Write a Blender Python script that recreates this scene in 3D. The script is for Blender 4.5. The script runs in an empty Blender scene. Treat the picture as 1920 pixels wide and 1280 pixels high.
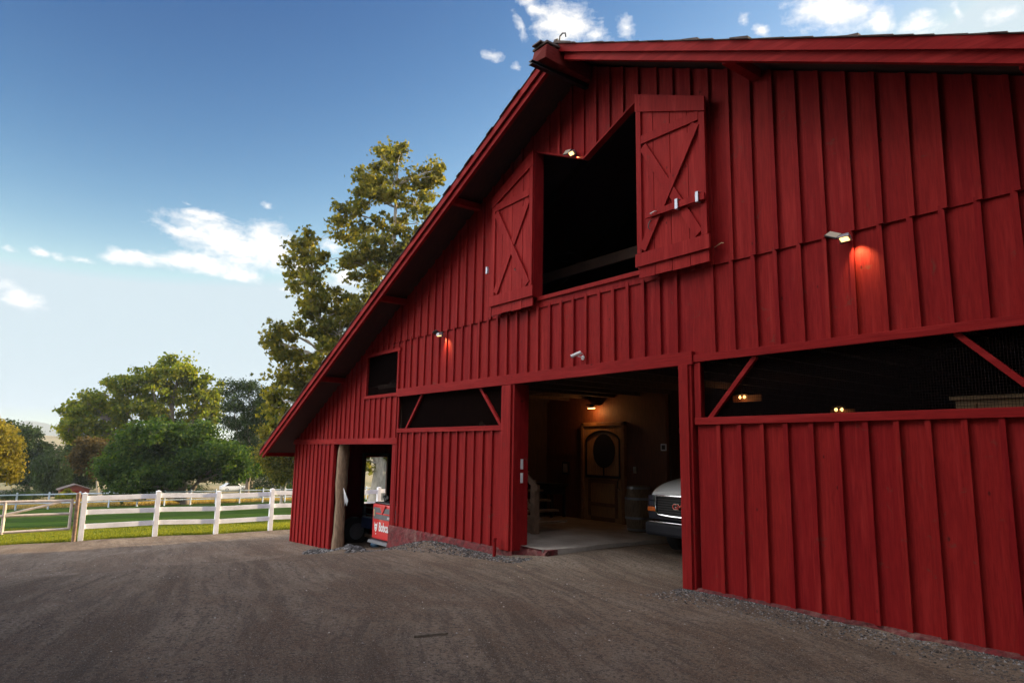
import bpy, math, random
import numpy as np
from mathutils import Vector, Matrix
random.seed(7); RNG = np.random.default_rng(11)
sc = bpy.context.scene
col = sc.collection
R = math.radians
SUN_AZ, SUN_EL = R(6.0), R(13.0)          # azimuth from +Y towards +X

# ------------------------------------------------------------------ helpers
ORG = {}
class MB:
    def __init__(s): s.v = []; s.f = []; s.m = []; s.cm = 0
    def add(s, vs, fs):
        b = len(s.v); s.v += [tuple(map(float, v)) for v in vs]
        s.f += [tuple(b + i for i in f) for f in fs]; s.m += [s.cm] * len(fs); return s
    def box(s, x0, x1, y0, y1, z0, z1):
        return s.add([(x, y, z) for x in (x0, x1) for y in (y0, y1) for z in (z0, z1)],
                     [(0, 1, 3, 2), (4, 6, 7, 5), (0, 4, 5, 1), (2, 3, 7, 6), (0, 2, 6, 4), (1, 5, 7, 3)])
    def prism(s, pts, y0, y1):            # pts in (x, z), extruded along y
        n = len(pts)
        a = sum(pts[i][0] * pts[(i + 1) % n][1] - pts[(i + 1) % n][0] * pts[i][1] for i in range(n))
        if a < 0: pts = pts[::-1]
        vs = [(x, y0, z) for x, z in pts] + [(x, y1, z) for x, z in pts]
        return s.add(vs, [tuple(range(n)), tuple(range(2 * n - 1, n - 1, -1))] + [(i, i + n, (i + 1) % n + n, (i + 1) % n) for i in range(n)])
    def prismx(s, pts, x0, x1):           # pts in (y, z), extruded along x
        n = len(pts)
        a = sum(pts[i][0] * pts[(i + 1) % n][1] - pts[(i + 1) % n][0] * pts[i][1] for i in range(n))
        if a < 0: pts = pts[::-1]
        vs = [(x0, y, z) for y, z in pts] + [(x1, y, z) for y, z in pts]
        return s.add(vs, [tuple(range(n - 1, -1, -1)), tuple(range(n, 2 * n))] + [(i, (i + 1) % n, (i + 1) % n + n, i + n) for i in range(n)])
    def bar(s, a, b, w, d, up=(0, -1, 0)):    # rectangular bar a->b, width w (perp. to up), depth d (along up)
        a = Vector(a); b = Vector(b); t = (b - a).normalized(); u = Vector(up); u = (u - t * u.dot(t)).normalized(); k = t.cross(u)
        vs = []
        for p in (a, b):
            for i, j in ((-1, -1), (1, -1), (1, 1), (-1, 1)): vs.append(p + k * (w / 2 * i) + u * (d / 2 * j))
        return s.add(vs, [(3, 2, 1, 0), (4, 5, 6, 7), (0, 1, 5, 4), (1, 2, 6, 5), (2, 3, 7, 6), (3, 0, 4, 7)])
    def tube(s, pts, rad, n=8, cap=True):
        pts = [Vector(p) for p in pts]; b = len(s.v); up = None; k = len(pts)
        if not isinstance(rad, (list, tuple)): rad = [rad] * k
        rings = []
        for i, p in enumerate(pts):
            t = (pts[min(i + 1, k - 1)] - pts[max(i - 1, 0)]).normalized()
            if up is None: up = Vector((0, 0, 1)) if abs(t.z) < .9 else Vector((1, 0, 0))
            u = (up - t * up.dot(t)).normalized(); w = t.cross(u); up = u
            rings += [p + (u * math.cos(2 * math.pi * j / n) + w * math.sin(2 * math.pi * j / n)) * rad[i] for j in range(n)]
        fs = [(i * n + j, i * n + (j + 1) % n, (i + 1) * n + (j + 1) % n, (i + 1) * n + j) for i in range(k - 1) for j in range(n)]
        if cap: fs += [tuple(range(n - 1, -1, -1)), tuple((k - 1) * n + j for j in range(n))]
        return s.add(rings, fs)
    def lathe(s, prof, c, axis='z', n=24, cap=True):
        vs = []
        for r, h in prof:
            for j in range(n):
                a = 2 * math.pi * j / n; p, q = r * math.cos(a), r * math.sin(a)
                vs.append((c[0] + p, c[1] + q, c[2] + h) if axis == 'z' else (c[0] + p, c[1] + h, c[2] + q) if axis == 'y' else (c[0] + h, c[1] + p, c[2] + q))
        k = len(prof)
        fs = [(i * n + j, i * n + (j + 1) % n, (i + 1) * n + (j + 1) % n, (i + 1) * n + j) for i in range(k - 1) for j in range(n)]
        if cap: fs += [tuple(range(n)), tuple((k - 1) * n + j for j in range(n))]
        return s.add(vs, fs)
    def build(s, name, mat, parent=None, bevel=0, smooth=False, noise=0):
        o0 = ORG.get(parent.name, Vector()) if parent else Vector()
        me = bpy.data.meshes.new(name); me.from_pydata([tuple(Vector(v) - o0) for v in s.v], [], s.f)
        mats = mat if isinstance(mat, (list, tuple)) else [mat]
        for m in mats: me.materials.append(m)
        if len(mats) > 1: me.polygons.foreach_set('material_index', s.m)
        me.update()
        o = bpy.data.objects.new(name, me); col.objects.link(o)
        if parent: o.parent = parent; ORG[o.name] = o0
        if bevel:
            b = o.modifiers.new('b', 'BEVEL'); b.width = bevel; b.segments = 2; b.limit_method = 'ANGLE'; b.harden_normals = False
        if smooth:
            me.polygons.foreach_set('use_smooth', [True] * len(me.polygons))
            try: me.set_sharp_from_angle(angle=R(40))
            except Exception: pass
        return o
def tag(o, label=None, cat=None, group=None, kind=None):
    if label: o['label'] = label
    if cat: o['category'] = cat
    if group: o['group'] = group
    if kind: o['kind'] = kind
    return o
def empty(name, loc, label, cat, group=None):
    o = bpy.data.objects.new(name, None); col.objects.link(o); o.location = loc; o.empty_display_size = .2
    ORG[o.name] = Vector(loc); return tag(o, label, cat, group)
def copy_tree(o, parent=None):
    c = o.copy(); col.objects.link(c); c.parent = parent
    for ch in list(o.children): copy_tree(ch, c)
    return c
# rotate the vertices of an MB about an axis through c
def spin(mb, c, ang, ax='z', start=0):
    M = Matrix.Translation(c) @ Matrix.Rotation(ang, 4, ax.upper() if isinstance(ax, str) else ax) @ Matrix.Translation(-Vector(c))
    mb.v[start:] = [tuple(M @ Vector(v)) for v in mb.v[start:]]; return mb

# ------------------------------------------------------------------ materials
class NT:
    def __init__(s, nt): s.t = nt; s.n = nt.nodes; s.l = nt.links
    def N(s, kind, ins=None, **kw):
        nd = s.n.new(kind)
        for k, v in kw.items(): setattr(nd, k, v)
        for k, v in (ins or {}).items():
            if isinstance(v, bpy.types.NodeSocket): s.l.new(v, nd.inputs[k])
            else: nd.inputs[k].default_value = v
        return nd
    def math(s, op, a, b=0.0, c=None, clamp=False):
        nd = s.n.new('ShaderNodeMath'); nd.operation = op; nd.use_clamp = clamp
        for i, v in enumerate((a, b) if c is None else (a, b, c)):
            if isinstance(v, bpy.types.NodeSocket): s.l.new(v, nd.inputs[i])
            else: nd.inputs[i].default_value = v
        return nd.outputs[0]
    def mix(s, f, a, b, mode='MIX'):
        nd = s.n.new('ShaderNodeMix'); nd.data_type = 'RGBA'; nd.blend_type = mode
        for k, v in ((0, f), (6, a), (7, b)):
            if isinstance(v, bpy.types.NodeSocket): s.l.new(v, nd.inputs[k])
            else: nd.inputs[k].default_value = (*v, 1) if isinstance(v, tuple) and len(v) == 3 else v
        return nd.outputs[2]
    def ramp(s, f, stops):
        nd = s.n.new('ShaderNodeValToRGB'); s.l.new(f, nd.inputs[0]); cr = nd.color_ramp
        while len(cr.elements) < len(stops): cr.elements.new(.5)
        for e, (p, c) in zip(cr.elements, stops):
            e.position = p; e.color = (*c, 1) if isinstance(c, tuple) else (c, c, c, 1)
        return nd.outputs[0]
    def noise(s, vec, scale, detail=4, rough=.55, dist=0, sc3=None):
        if sc3:
            m = s.N('ShaderNodeMapping', {'Vector': vec, 'Scale': sc3}); vec = m.outputs[0]
        return s.N('ShaderNodeTexNoise', {'Vector': vec, 'Scale': scale, 'Detail': detail, 'Roughness': rough, 'Distortion': dist}).outputs[0]
def newmat(name):
    m = bpy.data.materials.new(name); m.use_nodes = True; t = NT(m.node_tree)
    p = m.node_tree.nodes['Principled BSDF']; return m, t, p
def simple(name, c, rough=.6, metal=0, var=.25, scale=6, bump=.0, spec=.5, coat=0, sc3=None):
    m, t, p = newmat(name)
    g = t.N('ShaderNodeNewGeometry').outputs['Position']
    n = t.noise(g, scale, 6, .6, sc3=sc3)
    lo = tuple(x * (1 - var) for x in c); hi = tuple(min(1, x * (1 + var)) for x in c)
    cc = t.ramp(n, [(.3, lo), (.7, hi)]); t.l.new(cc, p.inputs['Base Color'])
    rr = t.math('MULTIPLY_ADD', n, .25, rough - .12, clamp=True); t.l.new(rr, p.inputs['Roughness'])
    p.inputs['Metallic'].default_value = metal; p.inputs['Specular IOR Level'].default_value = spec
    p.inputs['Coat Weight'].default_value = coat
    if bump:
        b = t.N('ShaderNodeBump', {'Height': n, 'Strength': bump, 'Distance': .02}); t.l.new(b.outputs[0], p.inputs['Normal'])
    return m
def emit(name, c, s):
    m, t, p = newmat(name); p.inputs['Base Color'].default_value = (*c, 1)
    p.inputs['Emission Color'].default_value = (*c, 1); p.inputs['Emission Strength'].default_value = s; return m
def paint_wood(name, a, b, horiz=False, wear=(.10, .055, .04), wearamt=.5, rough=.62):
    m, t, p = newmat(name)
    geo = t.N('ShaderNodeNewGeometry'); P = geo.outputs['Position']; rnd = geo.outputs['Random Per Island']
    off = t.N('ShaderNodeVectorMath', {0: P}, operation='ADD'); cx = t.N('ShaderNodeCombineXYZ', {0: t.math('MULTIPLY', rnd, 31.7), 2: t.math('MULTIPLY', rnd, 57.1)})
    t.l.new(cx.outputs[0], off.inputs[1]); V = off.outputs[0]
    g3 = (1.2, 6, 16) if horiz else (16, 6, 1.2)
    grain = t.noise(V, 3.0, 8, .68, .4, sc3=g3)
    fine = t.noise(V, 14.0, 5, .7, .2, sc3=g3)
    blot = t.noise(P, 1.3, 5, .6)
    streak = t.noise(V, 1.2, 6, .6, .1, sc3=(.6, 3, 9) if horiz else (9, 3, .6))
    base = t.mix(t.math('MULTIPLY_ADD', rnd, .7, t.math('MULTIPLY', blot, .5), clamp=True), a, b)
    base = t.mix(t.ramp(grain, [(.40, 0.), (.68, .55)]), base, tuple(x * .55 for x in a))
    base = t.mix(t.ramp(streak, [(.52, 0.), (.70, .65)]), base, tuple(min(1, x * 1.25 + .008) for x in b))
    # knots: small dark spots
    kn = t.N('ShaderNodeTexVoronoi', {'Vector': t.N('ShaderNodeMapping', {'Vector': V, 'Scale': (3.2, 1, 1.7) if not horiz else (1.7, 1, 3.2)}).outputs[0], 'Scale': 1.6})
    base = t.mix(t.ramp(kn.outputs['Distance'], [(.03, .75), (.075, 0.)]), base, (.05, .008, .008))
    wr = t.noise(P, 4.5, 9, .75, .8)
    base = t.mix(t.math('MULTIPLY', t.ramp(wr, [(.61, 0.), (.68, 1.)]), wearamt), base, wear)
    t.l.new(base, p.inputs['Base Color'])
    t.l.new(t.math('MULTIPLY_ADD', fine, .3, rough - .15, clamp=True), p.inputs['Roughness'])
    p.inputs['Specular IOR Level'].default_value = .06
    h = t.math('ADD', t.math('MULTIPLY', grain, 1.0), t.math('MULTIPLY', fine, .5))
    bp = t.N('ShaderNodeBump', {'Height': h, 'Strength': .55, 'Distance': .004}); t.l.new(bp.outputs[0], p.inputs['Normal'])
    return m
RED = paint_wood('red_paint', (.215, .007, .011), (.29, .017, .016))
REDH = paint_wood('red_paint_trim', (.235, .009, .012), (.31, .019, .018), horiz=True)
REDS = paint_wood('red_paint_shutter', (.255, .010, .013), (.335, .022, .020), wearamt=.35)
DARKRED = paint_wood('old_red_beam', (.13, .014, .014), (.20, .03, .025), horiz=True, wearamt=.9)
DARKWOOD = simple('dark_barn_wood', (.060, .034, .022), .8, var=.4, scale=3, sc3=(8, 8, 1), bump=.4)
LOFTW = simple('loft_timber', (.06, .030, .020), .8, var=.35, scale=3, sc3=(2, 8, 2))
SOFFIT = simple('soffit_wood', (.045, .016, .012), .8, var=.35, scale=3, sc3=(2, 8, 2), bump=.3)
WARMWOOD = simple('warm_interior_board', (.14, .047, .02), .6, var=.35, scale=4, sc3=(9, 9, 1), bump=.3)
DOORWOOD = simple('door_wood', (.38, .21, .085), .5, var=.35, scale=5, sc3=(10, 4, 1), bump=.25)
LOG = simple('weathered_log', (.26, .175, .115), .85, var=.45, scale=5, sc3=(7, 7, 1.1), bump=.9)
BLACK = simple('black_metal', (.012, .012, .014), .45, var=.2)
DKPLAST = simple('dark_plastic', (.02, .021, .026), .4, var=.2)
GREYMETAL = simple('grey_metal', (.25, .27, .31), .35, metal=.7, var=.2)
GALV = simple('galvanised_metal', (.45, .50, .60), .4, metal=.4, var=.2)
WHITEPL = simple('white_plastic', (.75, .76, .80), .35, var=.06)
FENCEW = simple('white_fence_vinyl', (.82, .82, .87), .45, var=.14, scale=2.5)
FENCEW2 = simple('white_pipe_paint', (.55, .62, .72), .5, var=.12, scale=3)
GATEP = simple('tan_gate_pipe', (.58, .50, .45), .6, var=.25, scale=5)
RUSTP = simple('worn_post', (.26, .17, .12), .8, var=.5, scale=9, bump=.4)
RUBBER = simple('rubber', (.018, .018, .02), .8, var=.3, scale=12)
CONC = simple('concrete_slab', (.30, .265, .24), .8, var=.3, scale=2.2, bump=.3)
CANRED = simple('loader_red', (.62, .022, .025), .35, var=.06, spec=.6, coat=.3)
WHITEP = simple('white_marking', (.82, .82, .84), .5, var=.04)
CABW = simple('cabinet_pine', (.42, .27, .15), .6, var=.25, scale=5, sc3=(2, 4, 6))
BARRELW = simple('barrel_oak', (.17, .12, .085), .7, var=.4, scale=6, sc3=(8, 8, 1), bump=.4)
BLUEP = simple('faded_blue_tarp', (.03, .05, .14), .6, var=.3)
SHINGLE = simple('roof_shingle', (.10, .075, .07), .9, var=.4, scale=9, bump=.6)
def mk_stone(name, lo, hi, tint):
    m, t, p = newmat(name); r = t.N('ShaderNodeNewGeometry').outputs['Random Per Island']
    c = t.ramp(r, [(0, tuple(lo * x for x in tint)), (.6, tuple((lo * .7 + hi * .3) * x for x in tint)), (1, tuple(hi * x for x in tint))]); t.l.new(c, p.inputs['Base Color'])
    p.inputs['Roughness'].default_value = .85; p.inputs['Specular IOR Level'].default_value = .2; return m
ROCK = mk_stone('gravel_stone', .03, .30, (1, .97, 1.0)); PEB = mk_stone('pale_pebble', .08, .5, (1, .93, .87))
SHEDR = simple('shed_red', (.17, .04, .025), .8, var=.2)

def mk_foundation():
    m, t, p = newmat('painted_stone')
    P = t.N('ShaderNodeNewGeometry').outputs['Position']
    n = t.noise(P, 3.2, 8, .7, 1.2); n2 = t.noise(P, 11, 6, .7, .4)
    c = t.ramp(n, [(.36, (.26, .020, .028)), (.50, (.20, .030, .035)), (.58, (.26, .085, .08)), (.74, (.33, .20, .17))])
    c = t.mix(t.ramp(n2, [(.45, 0.), (.62, .7)]), c, (.07, .02, .022))
    t.l.new(c, p.inputs['Base Color']); p.inputs['Roughness'].default_value = .85
    b = t.N('ShaderNodeBump', {'Height': t.math('ADD', n, n2), 'Strength': 1, 'Distance': .09}); t.l.new(b.outputs[0], p.inputs['Normal'])
    return m
STONE = mk_foundation()

def mk_screen(name, pitch, wire, dark, fine=False):
    m, t, p = newmat(name)
    P = t.N('ShaderNodeNewGeometry').outputs['Position']; s = t.N('ShaderNodeSeparateXYZ', {0: P})
    def line(v):
        f = t.math('FRACT', t.math('DIVIDE', v, pitch)); return t.math('LESS_THAN', f, wire)
    a = t.math('MAXIMUM', line(s.outputs[0]), line(s.outputs[2]))
    tr = t.N('ShaderNodeBsdfTransparent'); mx = t.N('ShaderNodeMixShader', {0: a})
    t.l.new(tr.outputs[0], mx.inputs[1]); t.l.new(p.outputs[0], mx.inputs[2])
    p.inputs['Base Color'].default_value = (*dark, 1); p.inputs['Roughness'].default_value = .9; p.inputs['Specular IOR Level'].default_value = 0.0
    t.l.new(mx.outputs[0], m.node_tree.nodes['Material Output'].inputs[0]); return m
MESHW = mk_screen('welded_wire_mesh', .026, .12, (.016, .011, .011))
MESHF = mk_screen('insect_screen', .012, .30, (.008, .005, .005))

def mk_leaf(name, a, b, c, tr=.35):
    m, t, p = newmat(name)
    geo = t.N('ShaderNodeNewGeometry'); rnd = geo.outputs['Random Per Island']
    n = t.noise(geo.outputs['Position'], .45, 3, .6)
    f = t.math('ADD', t.math('MULTIPLY', rnd, .6), t.math('MULTIPLY', t.math('SUBTRACT', n, .3), .9), clamp=True)
    cc = t.ramp(f, [(.15, a), (.5, b), (.9, c)])
    t.l.new(cc, p.inputs['Base Color']); p.inputs['Roughness'].default_value = .6; p.inputs['Specular IOR Level'].default_value = .12
    tl = t.N('ShaderNodeBsdfTranslucent', {'Color': t.mix(1.0, cc, (1.0, .95, .45), 'MULTIPLY')})
    hs = t.N('ShaderNodeHueSaturation', {'Value': 1.9, 'Color': tl.inputs['Color'].links[0].from_socket}); t.l.new(hs.outputs[0], tl.inputs['Color'])
    mx = t.N('ShaderNodeMixShader', {0: tr}); t.l.new(p.outputs[0], mx.inputs[1]); t.l.new(tl.outputs[0], mx.inputs[2])
    t.l.new(mx.outputs[0], m.node_tree.nodes['Material Output'].inputs[0]); return m
L_TALL = mk_leaf('leaf_autumn_olive', (.050, .062, .016), (.115, .115, .020), (.24, .195, .025), .52)
L_BIG = mk_leaf('leaf_sycamore', (.055, .085, .012), (.11, .145, .018), (.23, .22, .02), .6)
L_DARK = mk_leaf('leaf_deep_green', (.012, .034, .007), (.030, .066, .011), (.085, .12, .016), .45)
L_YEL = mk_leaf('leaf_yellow', (.09, .085, .014), (.17, .145, .02), (.25, .20, .025), .4)
L_BRZ = mk_leaf('leaf_bronze', (.030, .026, .011), (.058, .042, .015), (.11, .075, .02), .3)
L_BG = mk_leaf('leaf_shade_green', (.012, .026, .008), (.022, .042, .012), (.036, .06, .016), .25)
BARK = simple('bark', (.19, .155, .125), .9, var=.45, scale=3, sc3=(5, 5, 1), bump=.8)
BARKP = simple('pale_bark', (.36, .32, .27), .85, var=.35, scale=2, sc3=(3, 3, 1), bump=.6)

# ------------------------------------------------------------------ terrain
PX = [-5000, -400, -140, -90, -78, -60, -25, -19.2, -16.4, -13.2, -11.2, -9.3, -8.0, 60]
PZ = [-9.0, -8.5, -6.8, -5.0, -4.5, -3.4, -1.32, -.95, -.84, -.50, -.15, -.07, 0, 0.2]
def hgt(x, y):
    z = np.interp(x, PX, PZ)
    near = np.clip(1 - np.hypot(x + 8, y + 2) / 45, 0, 1)
    u = .018 * np.sin(x * .9 + y * .35) + .014 * np.sin(x * .37 - y * 1.1 + 1) + .008 * np.sin(x * 2.3 + 1.7 * y)
    rut = .012 * np.sin((y + .12 * x + .02 * x * x * .1) * 3.1) * np.clip(-y / 2, 0, 1)
    mound = .10 * np.exp(-((x + 11.4) / 1.1) ** 2 - ((y + .28) / .3) ** 2) + .10 * np.exp(-((x + 14.2) / .5) ** 2 - ((y + .55) / .25) ** 2) \
          + .05 * np.exp(-((x + 15.4) / .6) ** 2 - ((y + .6) / .2) ** 2)
    mound = mound + .065 * np.exp(-((x + 8.1) / .9) ** 2) * np.clip((y + .5) / .6, 0, 1) * np.clip((4.5 - y) / 2, 0, 1)
    far = 1.2 * np.sin(x * .011 + 1) * np.sin(y * .009) * np.clip((np.abs(x + 60) - 120) / 300, 0, 1)
    return z + (u + rut) * near * (np.abs(y) > .0) + mound + far
def hz(x, y): return float(hgt(np.array(float(x)), np.array(float(y))))
def coords(dense0, dense1, step, outer):
    return sorted(set([round(v, 3) for v in outer if v < dense0 or v > dense1] + [round(float(v), 3) for v in np.arange(dense0, dense1 + 1e-6, step)]))
XS = coords(-25.0, 10.0, .14, [-5000, -3000, -2000, -1200, -800, -600, -450, -350, -280, -220, -180, -150, -140, -120, -105, -95, -90, -84, -80.6] + list(np.arange(-78, -25.1, 1.0)) + [12, 15, 20, 30, 45, 80, 150, 400, 1500])
XS = sorted(set(XS + [-24.8, -80.6]))
YS = coords(-8.4, 8.0, .14, [-2500, -1200, -600, -300, -150, -80, -50, -35, -25, -18, -14, -11, -9.5] + list(np.arange(9, 60, 1.5)) + [70, 90, 120, 170, 250, 400, 700, 1200, 2500])
def patch(name, mat, sel):
    xs = np.array(XS); ys = np.array(YS); X, Y = np.meshgrid(xs, ys, indexing='ij'); Z = hgt(X, Y)
    nx, ny = X.shape; cx = (xs[:-1] + xs[1:]) / 2; cy = (ys[:-1] + ys[1:]) / 2
    CX, CY = np.meshgrid(cx, cy, indexing='ij'); ok = sel(CX, CY)
    I, J = np.nonzero(ok); q = np.stack([I * ny + J, (I + 1) * ny + J, (I + 1) * ny + J + 1, I * ny + J + 1], 1)
    used, inv = np.unique(q, return_inverse=True); q = inv.reshape(-1, 4)
    V = np.stack([X, Y, Z], -1).reshape(-1, 3)[used]
    me = bpy.data.meshes.new(name); me.vertices.add(len(V)); me.vertices.foreach_set('co', V.ravel())
    me.loops.add(q.size); me.loops.foreach_set('vertex_index', q.ravel().astype(np.int32))
    me.polygons.add(len(q)); me.polygons.foreach_set('loop_start', np.arange(len(q), dtype=np.int32) * 4)
    me.update(calc_edges=True); me.polygons.foreach_set('use_smooth', [True] * len(q)); me.materials.append(mat)
    o = bpy.data.objects.new(name, me); col.objects.link(o); o['kind'] = 'structure'; return o
def mk_dirt():
    m, t, p = newmat('dirt_yard')
    P = t.N('ShaderNodeNewGeometry').outputs['Position']
    big = t.noise(P, .35, 6, .6, .5); mid = t.noise(P, 2.2, 8, .65, .6); fine = t.noise(P, 28, 8, .75); grit = t.noise(P, 90, 3, .7)
    # tyre tracks: long faint bands that bend round the yard
    w = t.N('ShaderNodeVectorMath', {0: P, 1: (0, 0, 0)}, operation='ADD').outputs[0]
    warp = t.noise(P, .10, 2, .5); s = t.N('ShaderNodeSeparateXYZ', {0: w})
    v = t.math('ADD', t.math('ADD', s.outputs[1], t.math('MULTIPLY', s.outputs[0], .22)), t.math('MULTIPLY', warp, 3.5))
    stre = t.N('ShaderNodeCombineXYZ', {0: t.math('MULTIPLY', s.outputs[0], .12), 1: v, 2: 0.0})
    tr = t.noise(stre.outputs[0], 1.5, 9, .72); tr2 = t.noise(stre.outputs[0], 9, 5, .7)
    c = t.ramp(big, [(.36, (.175, .120, .084)), (.64, (.28, .22, .172))])
    c = t.mix(t.ramp(mid, [(.42, .0), (.64, .75)]), c, (.245, .198, .162))
    c = t.mix(t.ramp(tr, [(.47, 0.), (.60, .85)]), c, (.115, .078, .055))
    c = t.mix(t.ramp(tr2, [(.50, 0.), (.60, .65)]), c, (.10, .076, .060))
    patchn = t.noise(P, .9, 7, .7, .8, sc3=(.45, 1, 1))
    c = t.mix(t.ramp(patchn, [(.50, 0.), (.64, .8)]), c, (.150, .098, .068))
    mid2 = t.noise(P, 14, 6, .7)
    c = t.mix(t.ramp(mid2, [(.34, .8), (.47, 0.)]), c, (.085, .066, .054))
    c = t.mix(t.ramp(fine, [(.38, .95), (.52, 0.)]), c, (.075, .060, .050))
    c = t.mix(t.ramp(grit, [(.58, 0.), (.66, .85)]), c, (.40, .37, .35))
    t.l.new(c, p.inputs['Base Color']); p.inputs['Roughness'].default_value = .92; p.inputs['Specular IOR Level'].default_value = .15
    h = t.math('ADD', t.math('MULTIPLY', mid, .9), t.math('ADD', t.math('MULTIPLY', fine, .55), t.math('ADD', t.math('MULTIPLY', grit, .35), t.math('MULTIPLY', tr, 1.2))))
    b = t.N('ShaderNodeBump', {'Height': h, 'Strength': .9, 'Distance': .03}); t.l.new(b.outputs[0], p.inputs['Normal']); return m
def mk_grass():
    m, t, p = newmat('mown_lawn')
    P = t.N('ShaderNodeNewGeometry').outputs['Position']
    a = t.noise(P, .5, 4, .6); b_ = t.noise(P, 9, 8, .8, sc3=(1, .35, 1))
    c = t.ramp(b_, [(.3, (.012, .034, .005)), (.5, (.030, .070, .009)), (.7, (.070, .118, .016))])
    c = t.mix(t.ramp(a, [(.45, 0.), (.7, .35)]), c, (.11, .12, .035))
    t.l.new(c, p.inputs['Base Color']); p.inputs['Roughness'].default_value = .9; p.inputs['Specular IOR Level'].default_value = .03
    bb = t.N('ShaderNodeBump', {'Height': b_, 'Strength': 1, 'Distance': .05}); t.l.new(bb.outputs[0], p.inputs['Normal']); return m
def mk_pasture():
    m, t, p = newmat('dry_pasture')
    P = t.N('ShaderNodeNewGeometry').outputs['Position']
    a = t.noise(P, .08, 6, .65); b_ = t.noise(P, 3, 8, .8)
    c = t.ramp(a, [(.35, (.10, .10, .035)), (.55, (.26, .20, .09)), (.75, (.32, .24, .11))])
    c = t.mix(t.ramp(b_, [(.4, .6), (.6, 0.)]), c, (.09, .085, .03))
    t.l.new(c, p.inputs['Base Color']); p.inputs['Roughness'].default_value = .9; return m
DIRT = mk_dirt(); GRASS = mk_grass(); PAST = mk_pasture()
patch('yard', DIRT, lambda x, y: (x > -24.8) & (np.abs(y) < 60) & (x < 60))
patch('lawn', GRASS, lambda x, y: (x < -24.8) & (x > -80.6) & (y > -60) & (y < 60))
patch('ground', PAST, lambda x, y: ~((x > -80.6) & (x < 60) & (np.abs(y) < 60)))

# grass blades by the fence
def blades(name, n, x0, x1, y0, y1, h, w, mat, seed, label):
    g = np.random.default_rng(seed); t = g.random(n) ** 1.6
    x = x0 - (x0 - x1) * t; y = y0 + (y1 - y0) * g.random(n); z = hgt(x, y) - .004
    a = g.random(n) * 6.283; hh = h * (.5 + g.random(n)); lx = (g.random(n) - .5) * hh; ly = (g.random(n) - .5) * hh
    V = np.zeros((n, 3, 3)); V[:, 0] = np.stack([x - np.cos(a) * w, y - np.sin(a) * w, z], 1); V[:, 1] = np.stack([x + np.cos(a) * w, y + np.sin(a) * w, z], 1)
    V[:, 2] = np.stack([x + lx, y + ly, z + hh], 1)
    me = bpy.data.meshes.new(name); me.vertices.add(n * 3); me.vertices.foreach_set('co', V.ravel()); me.loops.add(n * 3)
    me.loops.foreach_set('vertex_index', np.arange(n * 3, dtype=np.int32)); me.polygons.add(n); me.polygons.foreach_set('loop_start', np.arange(n, dtype=np.int32) * 3)
    me.update(calc_edges=True); me.materials.append(mat); o = bpy.data.objects.new(name, me); col.objects.link(o)
    return tag(o, label, 'grass', kind='stuff')
BLADE = mk_leaf('grass_blade', (.08, .10, .014), (.14, .16, .02), (.22, .20, .03), .5)
blades('grass', 90000, -24.9, -36, -9, 11, .055, .008, BLADE, 3, 'short green lawn grass beyond the white rail fence')
DRYB = mk_leaf('dry_blade', (.22, .17, .07), (.33, .25, .10), (.42, .33, .15), .4)
blades('dry_grass', 30000, -81, -100, -12, 42, .35, .03, DRYB, 5, 'tall straw coloured dry grass behind the farther fence')

def stones(name, pts, sizes, mat, label, seed):
    g = np.random.default_rng(seed); n = len(pts)
    base = np.array([(1, 0, 0), (-1, 0, 0), (0, 1, 0), (0, -1, 0), (0, 0, 1), (0, 0, -1.)]); F = np.array([(0, 2, 4), (2, 1, 4), (1, 3, 4), (3, 0, 4), (2, 0, 5), (1, 2, 5), (3, 1, 5), (0, 3, 5)])
    s = np.array(sizes)[:, None, None]; V = base[None] * (.6 + .7 * g.random((n, 6, 1))) * np.array([1, .85, .6]) * s
    a = g.random(n) * 6.28; ca, sa = np.cos(a)[:, None], np.sin(a)[:, None]; x = V[..., 0] * ca - V[..., 1] * sa; y = V[..., 0] * sa + V[..., 1] * ca
    V = np.stack([x, y, V[..., 2]], -1) + np.array(pts)[:, None, :]; f = (F[None] + (np.arange(n) * 6)[:, None, None]).reshape(-1, 3)
    me = bpy.data.meshes.new(name); me.from_pydata(V.reshape(-1, 3).tolist(), [], f.tolist()); me.materials.append(mat)
    o = bpy.data.objects.new(name, me); col.objects.link(o); return tag(o, label, 'gravel', kind='stuff')
def scat(n, fx, fy, s0, s1, seed, pw=2.5):
    g = np.random.default_rng(seed); x = fx(g.random(n), g); y = fy(g.random(n), g, x); s = s0 + (s1 - s0) * g.random(n) ** pw
    z = hgt(x, y) + s * .15; return np.stack([x, y, z], 1), s
p1, s1 = scat(9000, lambda u, g: -5.6 + 9 * u ** 1.3, lambda u, g, x: -.09 - .7 * u ** 3.2, .004, .019, 21)
p2, s2 = scat(7000, lambda u, g: -14.6 + 6.2 * u, lambda u, g, x: -.08 - (.35 + .5 * np.exp(-((x + 11.4) / 1.6) ** 2)) * u ** 2.4, .005, .028, 22)
p3, s3 = scat(1400, lambda u, g: -16.4 + 2.8 * u, lambda u, g, x: -.35 - .5 * u + .2 * np.sin(x * 3), .01, .06, 23)
stones('gravel', np.concatenate([p1, p2, p3]), np.concatenate([s1, s2, s3]), ROCK, 'loose grey gravel strewn along the foot of the red barn', 1)
p4, s4 = scat(5200, lambda u, g: -20 + 20 * u, lambda u, g, x: -6.4 + 6.2 * u, .003, .014, 24, 4)
stones('pebbles', p4, s4, PEB, 'small pale pebbles scattered over the dirt yard', 2)
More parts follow.
